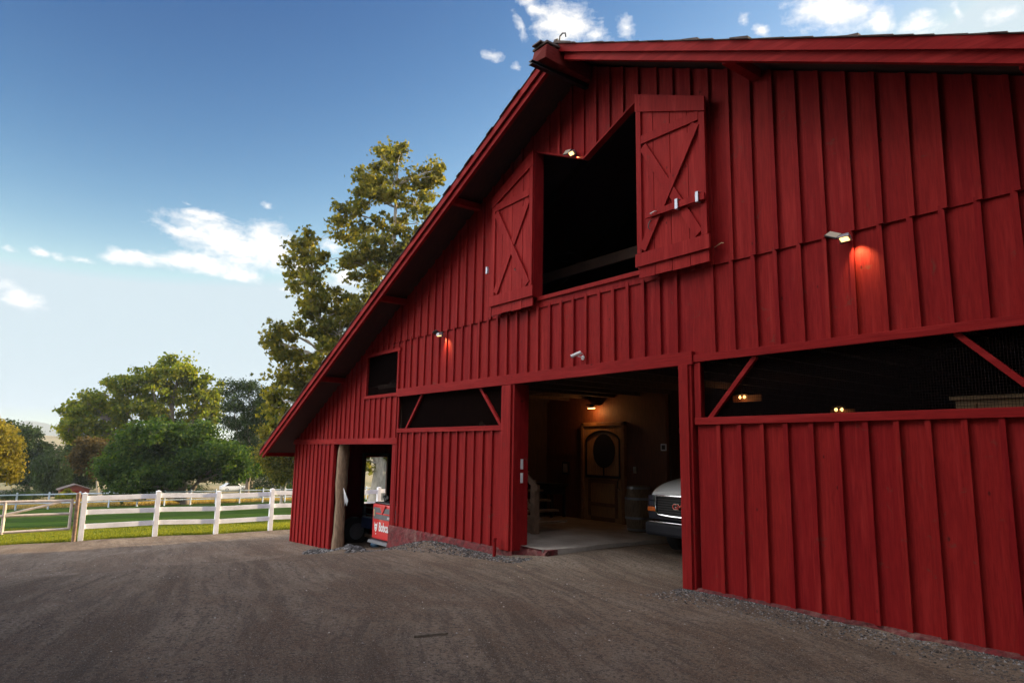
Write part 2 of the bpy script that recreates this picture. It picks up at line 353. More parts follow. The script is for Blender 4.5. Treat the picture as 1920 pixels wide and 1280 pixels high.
# asphalt lumps beside the left doorway
k = MB(); g = random.Random(5)
for i in range(15):
    cx, cy = -14.15 + g.uniform(-.32, .28), -.42 + g.uniform(-.12, .12); r = g.uniform(.04, .10)
    prof = [(r * .5, -.04), (r, 0), (r * .9, r * .5), (r * .45, r * .8)]
    st = len(k.v); k.lathe(prof, (cx, cy, hz(cx, cy)), n=7); spin(k, (cx, cy, 0), g.random() * 3, 'z', st)
    k.v[st:] = [(x + g.uniform(-.02, .02), y + g.uniform(-.02, .02), z + g.uniform(-.015, .015)) for x, y, z in k.v[st:]]
tag(k.build('rubble', simple('asphalt_lump', (.085, .085, .095), .9, var=.6, scale=22, bump=1.0)), 'pile of broken grey asphalt lumps in front of the left doorway', 'rubble', kind='stuff')
# stick
k = MB(); k.tube([(-5.47, -3.74, hz(-5.47, -3.74) + .012), (-5.40, -3.62, hz(-5.4, -3.6) + .014), (-5.34, -3.48, hz(-5.3, -3.5) + .01)], [.011, .010, .007], 7)
tag(k.build('stick', BARK, smooth=True), 'short brown stick lying on the open dirt yard', 'stick')
k = MB(); k.tube([(-8.2, -.55, hz(-8.2, -.55) + .008), (-8.1, -.62, hz(-8.1, -.6) + .014), (-7.95, -.66, hz(-8, -.66) + .008)], [.004, .004, .003], 6)
tag(k.build('straw', CABW, smooth=True), 'thin pale straw lying in front of the main doorway', 'straw')

# ------------------------------------------------------------------ barn
APX, SL, RT = -7.25, .482, 7.60
def roofz(x): return RT - SL * abs(x - APX)
def under(x): return roofz(x) - .105
BX0, BX1, BY1 = -19.2, 4.7, 30.0
barn = empty('barn', (APX, 0, 0), 'large red board and batten barn with broad gable roof and open loft', 'barn')
holes_z = []
front = MB(); gb = random.Random(3)
BRK = [-8.43, -7.3, -6.2, APX]
def region(xa, xb, zlo, zhi, sp, x_first, y=0.0, bw=.052, skip_last=False, joints=True):
    xs = [xa]; x = x_first
    while x < xb - .03:
        if x > xa + .03: xs.append(x)
        x += sp
    xs.append(xb)
    for i in range(len(xs) - 1):
        a, b = xs[i], xs[i + 1]; yo = y + gb.uniform(-.003, .003); cuts = [a] + [q for q in BRK if a + 1e-3 < q < b - 1e-3] + [b]
        for c, d in zip(cuts, cuts[1:]):
            l0, l1, h0, h1 = zlo(c + 1e-4), zlo(d - 1e-4), zhi(c + 1e-4), zhi(d - 1e-4)
            if max(h0 - l0, h1 - l1) < .01: continue
            h0 = max(h0, l0 + .001); h1 = max(h1, l1 + .001)
            front.prism([(c, l0), (d, l1), (d, h1), (c, h0)], yo, yo + .02)
    for q in xs[1:-1] if joints else []:
        q += gb.uniform(-.006, .006)
        if any(abs(q - c) < .04 for c in BRK[:3]) and y < 0 and zlo(q) < 4: continue
        w = bw * gb.uniform(.9, 1.1); a, b = q - w / 2, q + w / 2
        if zhi(q) - zlo(q) < .05: continue
        t = gb.uniform(-.004, .004)
        front.prism([(a + t, zlo(a)), (b + t, zlo(b)), (b - t, zhi(b)), (a - t, zhi(a))], y - .030 + gb.uniform(-.003, .003), y - .0035)
def loft_top(x):
    return 6.49 - (x + 8.43) * (.50 / 1.13) if x < -7.3 else 5.99 + (x + 7.3) * (.49 / 1.1)
C = lambda v: (lambda x: v)
gnd = lambda x: max(-.95, float(np.interp(x, PX, PZ)) - .02)
region(BX0, -16.47, lambda x: gnd(x) + .0, C(1.70), .262, -19.08)
region(BX0, -14.74, C(1.78), under, .262, -19.0)
region(-14.74, -13.12, C(1.78), C(2.70), .26, -14.5)
region(-14.74, -13.12, C(3.74), C(3.90), .26, -14.5)
region(-13.06, -9.34, C(.035), C(1.94), .275, -12.96)
region(-13.12, -5.4, C(2.82), C(3.90), .28, -12.92)
region(-5.36, BX1, C(.045), C(1.96), .285, -5.33 + .285)
region(-5.4, BX1, C(2.77), C(3.90), .285, -5.36 + .285)
# upper gable (laps over the lower course)
region(-14.74, -8.43, C(3.86), under, .28, -14.5, y=-.022)
region(-8.43, -6.2, loft_top, under, .28, -8.2, y=-.022)
region(-6.2, BX1, C(3.86), under, .285, -5.9, y=-.022)
region(-8.43, -6.2, C(3.86), C(4.035), .22, -8.3, y=-.022, joints=False)
fw = front.build('front_siding', RED, barn)
# dark backing behind the boards, so no light leaks through joints
def trim(x0, x1, z0, z1, y0=-.045, y1=-.0025, mat=REDH, name='trim_board', bev=.003, dz=0):
    k = MB(); k.prism([(x0, z0), (x1, z0 + dz), (x1, z1 + dz), (x0, z1)], y0, y1); return k.build(name, mat, barn, bevel=bev)
trim(-19.23, -13.06, 1.665, 1.80, name='door_header', dz=.02)
trim(-13.11, -5.38, 2.675, 2.84, y0=-.062, name='header_beam')
trim(-5.375, BX1 + .03, 2.70, 2.79, name='window_header')
trim(-13.10, -9.24, 1.925, 2.01, name='window_sill')
trim(-5.37, BX1 + .03, 1.94, 2.025, name='window_sill')
trim(-9.36, -9.33, .04, 1.92, name='corner_board', mat=RED, y0=-.03)
trim(-13.10, -13.065, .04, 1.92, name='corner_board', mat=RED, y0=-.03)
trim(-13.28, -13.12, -.04, 1.68, name='corner_board', mat=RED, y0=-.03)
trim(-13.115, -13.06, 2.012, 2.673, name='window_jamb', mat=RED, y0=-.03)
trim(-9.385, -9.33, 2.012, 2.673, name='window_jamb', mat=RED, y0=-.03)
trim(-5.375, -5.285, 2.027, 2.698, name='window_jamb', mat=RED, y0=-.03)
# door posts
k = MB(); k.box(-9.30, -9.0, -.045, .26, .02, 2.674); k.box(-9.32, -9.06, -.075, -.046, .02, 2.665); k.build('door_post', RED, barn, bevel=.006)
k = MB(); k.box(-5.56, -5.40, -.05, .20, .0, 2.674); k.box(-5.585, -5.44, -.072, -.051, .02, 2.674); k.build('door_post', RED, barn, bevel=.006)
k = MB(); k.box(-16.56, -16.40, -.03, .05, -.93, 1.66); k.build('door_post', RED, barn, bevel=.005)
# notched log in the left doorway
k = MB(); pts = []; rad = []
for i in range(12):
    f = i / 11; pts.append((-16.33 + .10 * f + .018 * math.sin(7 * f), .17, -.95 + 2.65 * f)); rad.append(.135 + .012 * math.sin(9 * f + 1) + .008 * math.sin(23 * f))
k.tube(pts, rad, 12); k.build('log_post', LOG, barn, smooth=True)
# small window
k = MB()
for (x0, x1, z0, z1) in ((-14.78, -13.09, 3.665, 3.74), (-14.76, -13.12, 2.70, 2.77), (-14.76, -14.69, 2.772, 3.663), (-13.19, -13.12, 2.772, 3.663)): k.box(x0, x1, -.04, .03, z0, z1)
w = k.build('window_frame', REDH, barn, bevel=.003)
k = MB(); k.box(-14.69, -13.19, .012, .014, 2.77, 3.66); k.build('window_screen', MESHF, w)
# long vents with mesh and braces
k = MB(); k.box(-13.06, -9.385, .055, .057, 2.01, 2.675); vs = k.build('vent_screen', MESHF, barn)
k = MB(); k.box(-5.285, BX1, .055, .057, 2.025, 2.70); vs2 = k.build('vent_screen', MESHW, barn)
for a, b in (((-12.78, 2.0), (-12.15, 2.68)), ((-10.09, 2.69), (-9.42, 1.99)), ((-5.20, 2.0), (-4.54, 2.70)), ((-2.50, 2.71), (-1.80, 2.0)), ((.6, 2.0), (1.25, 2.7)), ((3.6, 2.7), (4.3, 2.0))):
    k = MB(); k.bar((a[0], .022, a[1]), (b[0], .022, b[1]), .055, .045); k.build('brace', REDH, barn, bevel=.003)
# loft opening trim and sill
k = MB()
for a, b in (((-8.46, 6.505), (-7.3, 5.992)), ((-7.3, 5.992), (-6.17, 6.50))):
    a3, b3 = Vector((a[0], -.035, a[1])), Vector((b[0], -.035, b[1])); k.bar(a3, b3, .028, .11)
lt = k.build('loft_lintel', REDH, barn, bevel=.002)
k = MB(); k.box(-8.47, -8.425, -.13, .06, 4.03, 6.49); k.box(-6.205, -6.165, -.10, .06, 4.03, 6.48); k.box(-8.42, -6.21, -.055, -.024, 3.97, 4.032); k.build('loft_jamb', RED, barn, bevel=.003)

# shutters: outline and boards in local coords, u from hinge (0) to outer edge (1.13)
def shutter(hx, s):
    W = 1.14; yb = -.135; root = None
    X = lambda u: hx + s * u
    top = lambda u: 6.49 - .44 * u
    k = MB(); n = 4; gg = random.Random(int(hx * 10))
    for i in range(n):
        a, b = W * i / n + .004, W * (i + 1) / n - .004
        if i == n - 1: b = W
        zb = 3.885 + gg.uniform(-.006, .006)
        k.prism([(X(a), zb), (X(b), zb), (X(b), top(b)), (X(a), top(a))], yb + .0 + gg.uniform(-.002, .002), yb + .022)
    sh = k.build('shutter', REDS, barn, bevel=.002)
    def piece(nm, pts, y0, y1):
        k = MB(); k.prism([(X(u), z) for u, z in pts], y0, y1); return k.build(nm, REDS, sh, bevel=.002)
    y0, y1 = yb - .027, yb - .003
    piece('stile', [(.0, 4.222), (.085, 4.222), (.085, 6.255), (.0, 6.255)], y0, y1)
    piece('stile', [(W - .09, 4.222), (W, 4.222), (W, 5.80), (W - .09, 5.83)], y0, y1)
    piece('top_rail', [(-.01, 6.26), (W + .01, 5.81), (W + .01, top(W + .01) + .02), (-.01, top(0) + .03)], y0 - .006, y1)
    piece('bottom_rail', [(-.03, 4.04), (W + .03, 4.04), (W + .03, 4.218), (-.03, 4.218)], y0 - .006, y1)
    piece('middle_rail', [(.09, 5.75), (W - .095, 5.73), (W - .095, 5.85), (.09, 5.87)], y0, y1)
    for (a, b, dy) in (((.12, 5.70), (W - .13, 4.26), 0), ((W - .13, 5.69), (.10, 4.26), -.012)):
        k = MB(); k.bar((X(a[0]), (y0 + y1) / 2 + dy, a[1]), (X(b[0]), (y0 + y1) / 2 + dy, b[1]), .125, .024); k.build('cross_brace', REDS, sh, bevel=.002)
    return sh
shL = shutter(-8.44, -1); shR = shutter(-6.16, 1)
k = MB(); k.box(-5.97, -5.02, -.205, -.178, 4.655, 4.74); lb = k.build('latch_bar', REDS, shR, bevel=.003)
for x in (-5.44, -5.12):
    k = MB(); k.box(x - .022, x + .022, -.222, -.16, 4.64, 4.645); k.box(x - .022, x + .022, -.222, -.208, 4.646, 4.765); k.box(x - .022, x + .022, -.222, -.16, 4.766, 4.773); k.build('latch_bracket', GALV, shR, bevel=.002)
k = MB(); k.tube([(-5.86, -.205, 4.685), (-5.855, -.235, 4.687), (-5.78, -.235, 4.70), (-5.775, -.205, 4.702)], .006, 6); k.build('pull_handle', WHITEPL, shR, smooth=True)
k = MB(); k.tube([(-5.90, -.18, 4.62), (-5.915, -.20, 4.57), (-5.92, -.205, 4.52), (-5.90, -.19, 4.49)], .007, 6); k.build('hook', BLACK, shR, smooth=True)
k = MB(); k.box(-9.69, -9.65, -.20, -.166, 4.64, 4.765); k.box(-9.70, -9.64, -.19, -.166, 4.67, 4.73); k.build('latch_bracket', GALV, shL, bevel=.003)
k = MB(); k.tube([(-8.86, -.175, 4.58), (-8.85, -.2, 4.55), (-8.82, -.2, 4.53)], .007, 6); k.build('hook', BLACK, shL, smooth=True)
k = MB(); k.tube([(-5.02, -.03, 4.075), (-4.87, -.10, 4.085), (-4.84, -.10, 4.075)], .006, 6); k.build('hinge_pin', CABW, barn, smooth=True)

# roof: two slabs, shingle edge, fascias
k = MB()
for s in (-1, 1):
    xe = APX + s * 12.71
    ze = roofz(xe)
    k.prism([(APX, RT), (xe, ze), (xe, ze - .035), (APX, RT - .035)], -.70, BY1 + .5)
rf = k.build('roof', SHINGLE, barn)
k = MB(); gg = random.Random(9)
for s in (-1, 1):           # uneven shake ends lying over the rake
    u = 0
    while u < 12.7:
        w = gg.uniform(.10, .34); lift = gg.uniform(.002, .008) + (.022 if gg.random() < .03 else 0)
        x0, x1 = APX + s * u, APX + s * min(12.74, u + w)
        k.prism([(x0, roofz(x0) + .001), (x1, roofz(x1) + .001), (x1, roofz(x1) + .010 + lift), (x0, roofz(x0) + .006 + lift * .4)], -.735 - gg.uniform(0, .03), -.30); u += w
k.build('shingle_edge', SHINGLE, rf)
k = MB()
for s in (-1, 1):
    xe = APX + s * 12.66; n = 0
    k.prism([(APX + s * .02, RT - .045), (xe, roofz(xe) - .045), (xe, roofz(xe) - .080), (APX + s * .02, RT - .080)], -.62, BY1 + .4)
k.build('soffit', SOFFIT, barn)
for s in (-1, 1):
    xe = APX + s * 12.73; xi = APX + s * .10
    k = MB(); k.prism([(xi, roofz(xi) - .0), (xe, roofz(xe) - .0), (xe, roofz(xe) - .125), (xi, roofz(xi) - .125)], -.728, -.702); k.build('fascia', REDH, barn, bevel=.003)
    xe = APX + s * 12.63; xi = APX + s * .18
    k = MB(); k.prism([(xi, roofz(xi) - .115), (xe, roofz(xe) - .115), (xe, roofz(xe) - .235), (xi, roofz(xi) - .235)], -.685, -.622); k.build('fascia', REDH, barn, bevel=.003)
    xe = APX + s * 12.70
    k = MB(); k.box(min(xe, xe + s * .03), max(xe, xe + s * .03), -.62, BY1, roofz(xe) - .16, roofz(xe) - .04); k.build('eave_board', REDH, barn)
for x in (-10.17, -12.93, -15.98, -4.35, -1.6, 1.5):
    z = under(x); k = MB(); k.box(x - .06, x + .06, -.62, -.03, z - .13, z - .01); k.build('outlooker', REDH, barn, bevel=.005)
for i in range(20):           # rafter tails under the two eaves
    y = .6 + i * 1.2
    for xa, xb in ((BX0 - .02, -19.9), (BX1 + .02, 5.4)):
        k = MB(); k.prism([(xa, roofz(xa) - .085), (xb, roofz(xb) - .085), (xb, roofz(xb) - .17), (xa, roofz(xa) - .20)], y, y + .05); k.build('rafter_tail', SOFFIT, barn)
for i in range(7):           # rafters and tie beams inside the loft
    y = 1.2 + i * 1.9
    for s in (-1, 1):
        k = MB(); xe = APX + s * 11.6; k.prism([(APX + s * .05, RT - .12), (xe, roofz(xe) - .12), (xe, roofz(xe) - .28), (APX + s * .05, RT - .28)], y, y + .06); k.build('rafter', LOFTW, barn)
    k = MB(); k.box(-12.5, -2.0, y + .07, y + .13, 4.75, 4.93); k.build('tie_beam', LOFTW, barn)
# ridge beam, trolley rail and bits at the peak
k = MB(); st = len(k.v); k.box(-7.42, -7.14, -1.0, -.03, 7.22, 7.46)
k.v[st:] = [(x + gg.uniform(-.02, .02), y + gg.uniform(-.03, .03), z + gg.uniform(-.02, .02)) for x, y, z in k.v[st:]]
rb = k.build('ridge_beam', DARKRED, barn, bevel=.012)
k = MB(); k.box(-7.45, -7.11, -.98, -.72, 7.465, 7.50); k.box(-7.40, -7.20, -1.03, -.80, 7.50, 7.525); k.build('beam_cap', SHINGLE, barn, bevel=.006)
k = MB(); k.box(-7.33, -7.25, -1.14, .0, 7.135, 7.145); k.box(-7.294, -7.286, -1.14, 0, 7.145, 7.185); k.box(-7.33, -7.25, -1.14, 0, 7.186, 7.196); k.build('trolley_rail', BLACK, barn)
k = MB(); k.box(-7.34, -7.24, -.60, -.55, 7.197, 7.222); k.build('rail_hanger', DARKRED, barn)
k = MB(); k.tube([(-7.18, -.68, 7.63), (-7.17, -.68, 7.70), (-7.11, -.68, 7.72), (-7.05, -.68, 7.69), (-7.04, -.68, 7.63)], .012, 6); k.tube([(-7.30, -.69, 7.60), (-7.26, -.70, 7.67), (-7.21, -.69, 7.66)], .02, 6); k.build('ridge_hook', BLACK, barn, smooth=True)
k = MB(); k.prism([(-7.6, roofz(-7.6) + .02), (APX, RT + .035), (-6.9, roofz(-6.9) + .02), (-6.9, roofz(-6.9) + .045), (APX, RT + .06), (-7.6, roofz(-7.6) + .045)], -.72, BY1); k.build('ridge_cap', SHINGLE, rf)

# other outer walls
def sidewall(x, segs, name='side_siding'):
    k = MB()
    for (y0, y1, z0, z1) in segs:
        y = y0
        while y < y1 - .01:
            e = min(y1, y + .29); k.box(x, x + .02, y + .001, e - .001, z0, z1); k.box(x - .018, x - .001, y - .02, y + .02, z0, z1); y = e
    k.build(name, RED, barn)
zl = roofz(BX0) - .09
sidewall(BX0, [(0.03, 2.12, -1.0, zl), (2.12, 2.86, -1.0, -.02), (2.12, 2.86, 1.37, zl), (2.86, 4.6, -1.0, zl), (4.6, BY1, -1.05, zl)])
sidewall(BX1, [(0.03, BY1, -.1, roofz(BX1) - .09)])
k = MB(); k.prism([(BX0, -1.1), (BX1, -.1), (BX1, under(BX1)), (APX, RT - .11), (BX0, under(BX0))], BY1, BY1 + .05); k.build('back_wall', RED, barn)
k = MB()
k.box(-19.17, -19.11, 2.02, 2.12, -.1, 1.45); k.box(-19.17, -19.11, 2.82, 2.92, -.1, 1.45); k.box(-19.17, -19.11, 2.12, 2.82, 1.35, 1.45); k.build('window_frame', DARKWOOD, barn)
# interior: partitions, loft floor, joists, house wall
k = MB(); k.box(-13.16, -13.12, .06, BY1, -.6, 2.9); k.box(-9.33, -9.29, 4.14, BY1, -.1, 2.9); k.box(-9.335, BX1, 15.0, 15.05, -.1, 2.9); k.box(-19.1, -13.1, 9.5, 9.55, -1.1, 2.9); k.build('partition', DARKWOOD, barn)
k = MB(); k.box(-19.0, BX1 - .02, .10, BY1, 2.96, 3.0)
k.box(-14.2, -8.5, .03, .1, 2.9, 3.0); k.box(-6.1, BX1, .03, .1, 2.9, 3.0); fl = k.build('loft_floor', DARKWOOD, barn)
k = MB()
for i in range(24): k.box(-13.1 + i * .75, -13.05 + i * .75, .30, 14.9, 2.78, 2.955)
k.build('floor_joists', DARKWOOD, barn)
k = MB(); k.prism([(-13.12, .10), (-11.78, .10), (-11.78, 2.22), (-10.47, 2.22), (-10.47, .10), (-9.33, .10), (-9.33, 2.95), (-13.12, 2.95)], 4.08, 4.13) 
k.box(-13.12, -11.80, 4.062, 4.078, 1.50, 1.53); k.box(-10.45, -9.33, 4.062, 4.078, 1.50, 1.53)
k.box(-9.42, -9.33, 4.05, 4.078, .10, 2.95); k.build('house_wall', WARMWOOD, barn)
# foundations: bumpy painted stone
def rough_wall(x0, x1, zt, zb, y0, name, seed, amp=.02, nz=9):
    g = np.random.default_rng(seed); n = int((x1 - x0) / .06); k = MB(); G = g.random((n + 1, nz + 1))
    def f(i, j):
        x = x0 + (x1 - x0) * i / n; s = j / nz; z = zb(x) + (zt - zb(x)) * s
        big = math.sin(x * 7 + z * 3) * math.sin(z * 11 + x * 2.3)
        return (x, y0 - .03 * (1 - s) - amp * G[i, j] - amp * .9 * big - (0 if j < nz else -amp), z + (G[i, j] - .5) * .02 * (j < nz))
    vs = [f(i, j) for i in range(n + 1) for j in range(nz + 1)]; m = nz + 1
    k.add(vs, [(i * m + j, (i + 1) * m + j, (i + 1) * m + j + 1, i * m + j + 1) for i in range(n) for j in range(nz)])
    b = len(k.v); k.box(x0, x1, y0 + .02, y0 + .22, -.9 if x0 < -10 else -.3, zt - .004); return k.build(name, STONE, barn, smooth=True)
# concrete slab with a ragged edge
k = MB(); k.prismx([(0, 0), (0, 0)], 0, 0) if False else None
edge = []; gg = random.Random(14)
for i in range(15): edge.append((-8.42 + gg.uniform(-.05, .05), .12 + i * .283))
for i, (x, y) in enumerate(edge[:-1]):
    x2, y2 = edge[i + 1]
    k.add([(-13.1, y, .10), (x, y, .10), (x2, y2, .10), (-13.1, y2, .10), (x + .03, y, -.08), (x2 + .03, y2, -.08)], [(0, 1, 2, 3), (1, 4, 5, 2)])
k.build('floor_slab', CONC, barn)
rough_wall(-9.0, -8.36, .098, lambda x: -.08, .14, 'foundation', 8, amp=.03, nz=4)
rough_wall(-13.28, -9.0, .035, lambda x: hz(x, -.05) - .12, -.03, 'foundation', 1)
rough_wall(-5.60, BX1, .05, lambda x: hz(x, -.05) - .08, -.035, 'foundation', 2, amp=.035, nz=4)
k = MB(); k.add([(-13.28, -.03, .03), (-13.28, .9, .03), (-13.28, .9, -.9), (-13.28, -.08, -.9)], [(0, 1, 2, 3)]); k.build('foundation', STONE, barn)
# partition wall face by the left bay
# interior entrance door
k = MB(); k.box(-11.72, -10.53, 4.02, 4.06, .11, 2.16); dr = k.build('entrance_door', DOORWOOD, barn, bevel=.004)
k = MB()
for x0, x1, z0, z1 in ((-11.80, -11.725, .10, 2.25), (-10.525, -10.45, .10, 2.25), (-11.80, -10.45, 2.165, 2.25)): k.box(x0, x1, 3.99, 4.078, z0, z1)
k.build('door_frame', simple('door_frame_wood', (.26, .13, .055), .5, var=.3), dr, bevel=.004)
k = MB(); n = 28; ring = []
for i in range(n): a = 2 * math.pi * i / n; ring.append((-11.08 + .335 * math.cos(a), 1.62 + .37 * math.sin(a)))
k.prism(ring, 4.005, 4.018); k.build('oval_window', BLACK, dr)
k = MB(); k.box(-11.66, -11.62, 4.0, 4.018, 1.06, 1.86); k.box(-10.62, -10.58, 4.0, 4.018, 1.06, 1.86); k.box(-11.66, -10.58, 4.0, 4.018, 1.03, 1.09)
arc = [(-11.64 + 1.04 * i / 16, 1.86 + .2 * math.sin(math.pi * i / 16) ** .6) for i in range(17)]
k.tube([(x, 4.009, z) for x, z in arc], .02, 6); k.box(-11.09, -11.07, 4.0, 4.018, 1.09, 1.26); k.build('iron_strap', BLACK, dr)
k = MB()
for x0, x1, z0, z1 in ((-11.58, -11.50, .2, 1.0), (-10.74, -10.66, .2, 1.0), (-11.49, -10.75, .92, 1.0), (-11.49, -10.75, .42, .50), (-11.49, -10.75, .12, .20)): k.box(x0, x1, 4.006, 4.019, z0, z1)
k.build('door_panel', simple('door_moulding', (.17, .085, .035), .5, var=.3), dr, bevel=.003)
k = MB(); k.tube([(-10.59, 4.01, 1.05), (-10.59, 3.95, 1.0), (-10.60, 3.94, .86), (-10.59, 4.01, .80)], .012, 6); k.build('door_handle', BLACK, dr, smooth=True)

# ------------------------------------------------------------------ wall fixtures (each its own thing)
WARM = emit('warm_led', (1.0, .60, .20), 1.3); WARMD = emit('warm_bulb', (1.0, .55, .16), 5.0)
PANEL = simple('solar_panel', (.50, .44, .36), .3, var=.1)
def lamp(name, loc, energy, target, size=.05, c=(1, 1, .36), spot=None, blend=.6):
    ld = bpy.data.lights.new(name, 'SPOT' if spot else 'POINT'); ld.energy = energy; ld.color = c; ld.shadow_soft_size = size
    if spot: ld.spot_size = R(spot); ld.spot_blend = blend
    o = bpy.data.objects.new(name, ld); col.objects.link(o)
    return o
def security(x, z, label, tilt, energy, panel_face):
    r = empty('security_light', (x, -.045, z), label, 'security light', 'security lights on the barn front')
    k = MB(); k.box(x - .05, x + .05, -.075, -.046, z - .055, z + .055); k.tube([(x - .01, -.075, z), (x - .04, -.13, z + .02)], .016, 8); k.tube([(x + .01, -.075, z), (x + .06, -.14, z - .01)], .016, 8)
    k.build('mount', DKPLAST, r, bevel=.006)
    k = MB(); st = 0; c = (x - .075, -.16, z + .045); k.box(c[0] - .085, c[0] + .085, c[1] - .06, c[1] + .06, c[2] - .010, c[2] + .010)
    spin(k, c, panel_face[0], 'x'); spin(k, c, panel_face[1], 'y'); sp = k.build('solar_panel', DKPLAST, r, bevel=.004)
    k = MB(); k.box(c[0] - .075, c[0] + .075, c[1] - .05, c[1] + .05, c[2] + .0105, c[2] + .0125); spin(k, c, panel_face[0], 'x'); spin(k, c, panel_face[1], 'y'); k.build('cell_face', PANEL, sp)
    c = Vector((x + .075, -.17, z - .015)); k = MB()
    k.add([(c.x - .075, c.y - .05, c.z - .035), (c.x + .075, c.y - .05, c.z - .035), (c.x + .075, c.y + .05, c.z - .035), (c.x - .075, c.y + .05, c.z - .035),
           (c.x - .045, c.y - .03, c.z + .035), (c.x + .045, c.y - .03, c.z + .035), (c.x + .045, c.y + .03, c.z + .035), (c.x - .045, c.y + .03, c.z + .035)],
          [(3, 2, 1, 0), (4, 5, 6, 7), (0, 1, 5, 4), (1, 2, 6, 5), (2, 3, 7, 6), (3, 0, 4, 7)])
    spin(k, c, tilt, 'x'); hd = k.build('lamp_head', simple('lamp_housing', (.30, .30, .36), .35, metal=.3, var=.1), r, bevel=.008)
    k = MB(); k.box(c.x - .050, c.x + .050, c.y - .030, c.y + .030, c.z - .044, c.z - .0365); spin(k, c, tilt, 'x'); k.build('lens', WARM, hd, bevel=.002)
    lo = lamp('lamp_glow', None, energy, None, .02, spot=95, blend=1.0)
    d = Vector((.20, .42, -1)).normalized(); lo.rotation_euler = d.to_track_quat('-Z', 'Y').to_euler(); lo.parent = r
    lo.location = c + Vector((.05, .07, -.06)) - Vector((x, -.045, z)); r.scale = (.85, .85, .85); return r
security(-11.36, 3.79, 'small solar security light glowing below the seam near the small window', R(8), 6.5, (R(-30), R(-10)))
security(-3.42, 3.79, 'solar security light with pale tilted panel glowing on the right wall', R(-32), 6.5, (R(40), R(25)))
security(-7.54, 6.14, 'solar security light glowing above the notched loft opening', R(-42), 3.5, (R(60), R(10)))

cam = empty('security_camera', (-7.37, -.02, 2.96), 'white bullet security camera above the main doorway', 'security camera')
k = MB(); k.lathe([(.055, 0), (.055, -.02), (.03, -.03)], (-7.37, -.022, 2.945), 'y', 20); k.build('wall_plate', WHITEPL, cam, smooth=True)
k = MB(); k.tube([(-7.37, -.05, 2.95), (-7.38, -.10, 2.955), (-7.41, -.15, 2.975), (-7.43, -.16, 3.0)], .012, 8); k.build('bracket_arm', WHITEPL, cam, smooth=True)
k = MB(); k.tube([(-7.355, -.04, 2.98), (-7.345, -.06, 3.04), (-7.37, -.09, 3.07)], .005, 6); k.build('cable', WHITEPL, cam, smooth=True)
A, B = Vector((-7.37, -.10, 3.065)), Vector((-7.51, -.26, 2.97)); D = (B - A)
k = MB(); k.tube([A - D * .02, A, B, B + D * .08], [.03, .043, .043, .046], 16, True); bd = k.build('camera_body', WHITEPL, cam, smooth=True)
k = MB(); k.tube([B + D * .085, B + D * .11], [.040, .040], 16); k.build('lens_face', BLACK, bd, smooth=True)
k = MB(); k.tube([B + D * .11, B + D * .125], [.016, .014], 12); k.build('lens_ring', GREYMETAL, bd, smooth=True)
cam.scale = (.62, .62, .62)
k = MB(); k.tube([(-9.30, -.17, hz(-9.3, -.17) - .05), (-9.30, -.17, .19)], .028, 14); k.tube([(-9.30, -.17, .19), (-9.30, -.17, .205)], .033, 14)
tag(k.build('pipe_post', RED, smooth=True), 'short red painted pipe standing in front of the main door post', 'pipe post')

# ------------------------------------------------------------------ things seen through the main doorway
b = empty('barrel', (-9.45, 3.35, .10), 'old oak barrel with dark hoops beside the entrance door', 'barrel')
k = MB(); k.lathe([(.21, 0), (.255, .2), (.275, .43), (.255, .66), (.21, .86), (.19, .86), (.19, .83), (0.001, .83)], (-9.45, 3.35, .10), n=28, cap=False); k.build('staves', BARRELW, b, smooth=True)
for z0, r0, r1 in ((.02, .218, .228), (.24, .263, .267), (.60, .267, .263), (.80, .229, .220)):
    k = MB(); k.lathe([(r0, z0), (r1, z0 + .045)], (-9.45, 3.35, .10), n=28, cap=False); k.build('hoop', GREYMETAL, b, smooth=True)
k = MB(); k.box(-12.50, -12.26, 4.03, 4.06, 1.06, 1.36); pf = k.build('picture_frame', BLACK, bevel=.004); tag(pf, 'small dark framed picture left of the entrance door', 'picture')
k = MB(); k.box(-12.455, -12.305, 4.024, 4.0295, 1.11, 1.31); k.build('picture_paper', simple('aged_paper', (.35, .31, .24), .7), pf)
k = MB(); k.box(-9.46, -9.32, 4.025, 4.047, 1.64, 1.78); th = k.build('thermostat', WHITEPL, bevel=.006); tag(th, 'square white thermostat at the right end of the interior wall', 'thermostat')
k = MB(); k.box(-9.435, -9.345, 4.021, 4.0245, 1.665, 1.755); k.build('display', BLACK, th)
k = MB(); k.box(-10.24, -10.16, 4.05, 4.06, 1.17, 1.30); sw = k.build('light_switch', WHITEPL, bevel=.003); tag(sw, 'cream light switch plate just right of the entrance door', 'light switch')
k = MB(); k.box(-10.225, -10.205, 4.042, 4.0495, 1.21, 1.26); k.box(-10.19, -10.17, 4.042, 4.0495, 1.21, 1.26); k.build('toggle', WHITEPL, sw)
def horseshoe(c, label, flip):
    k = MB(); pts = []
    for i in range(11):
        a = R(-50 + 280 * i / 10); pts.append((c[0], c[1] + .07 * math.cos(a), c[2] + flip * -.09 * math.sin(a)))
    k.tube(pts, .013, 6); tag(k.build('horseshoe', GREYMETAL, smooth=True), label, 'horseshoe', 'horseshoes on the dark side wall')
horseshoe((-9.27, 4.45, 2.05), 'upper horseshoe on the dark wall above the van', 1)
horseshoe((-9.27, 4.62, 1.88), 'lower horseshoe on the dark wall above the van', 1)
l = empty('wall_lamp', (-11.35, 4.05, 2.62), 'warm glowing lamp above the wooden entrance door', 'lamp')
k = MB(); k.box(-11.5, -11.2, 3.86, 4.06, 2.63, 2.655); k.lathe([(.03, 0), (.10, -.05)], (-11.35, 3.9, 2.63), n=16, cap=False); k.build('shade', BLACK, l)
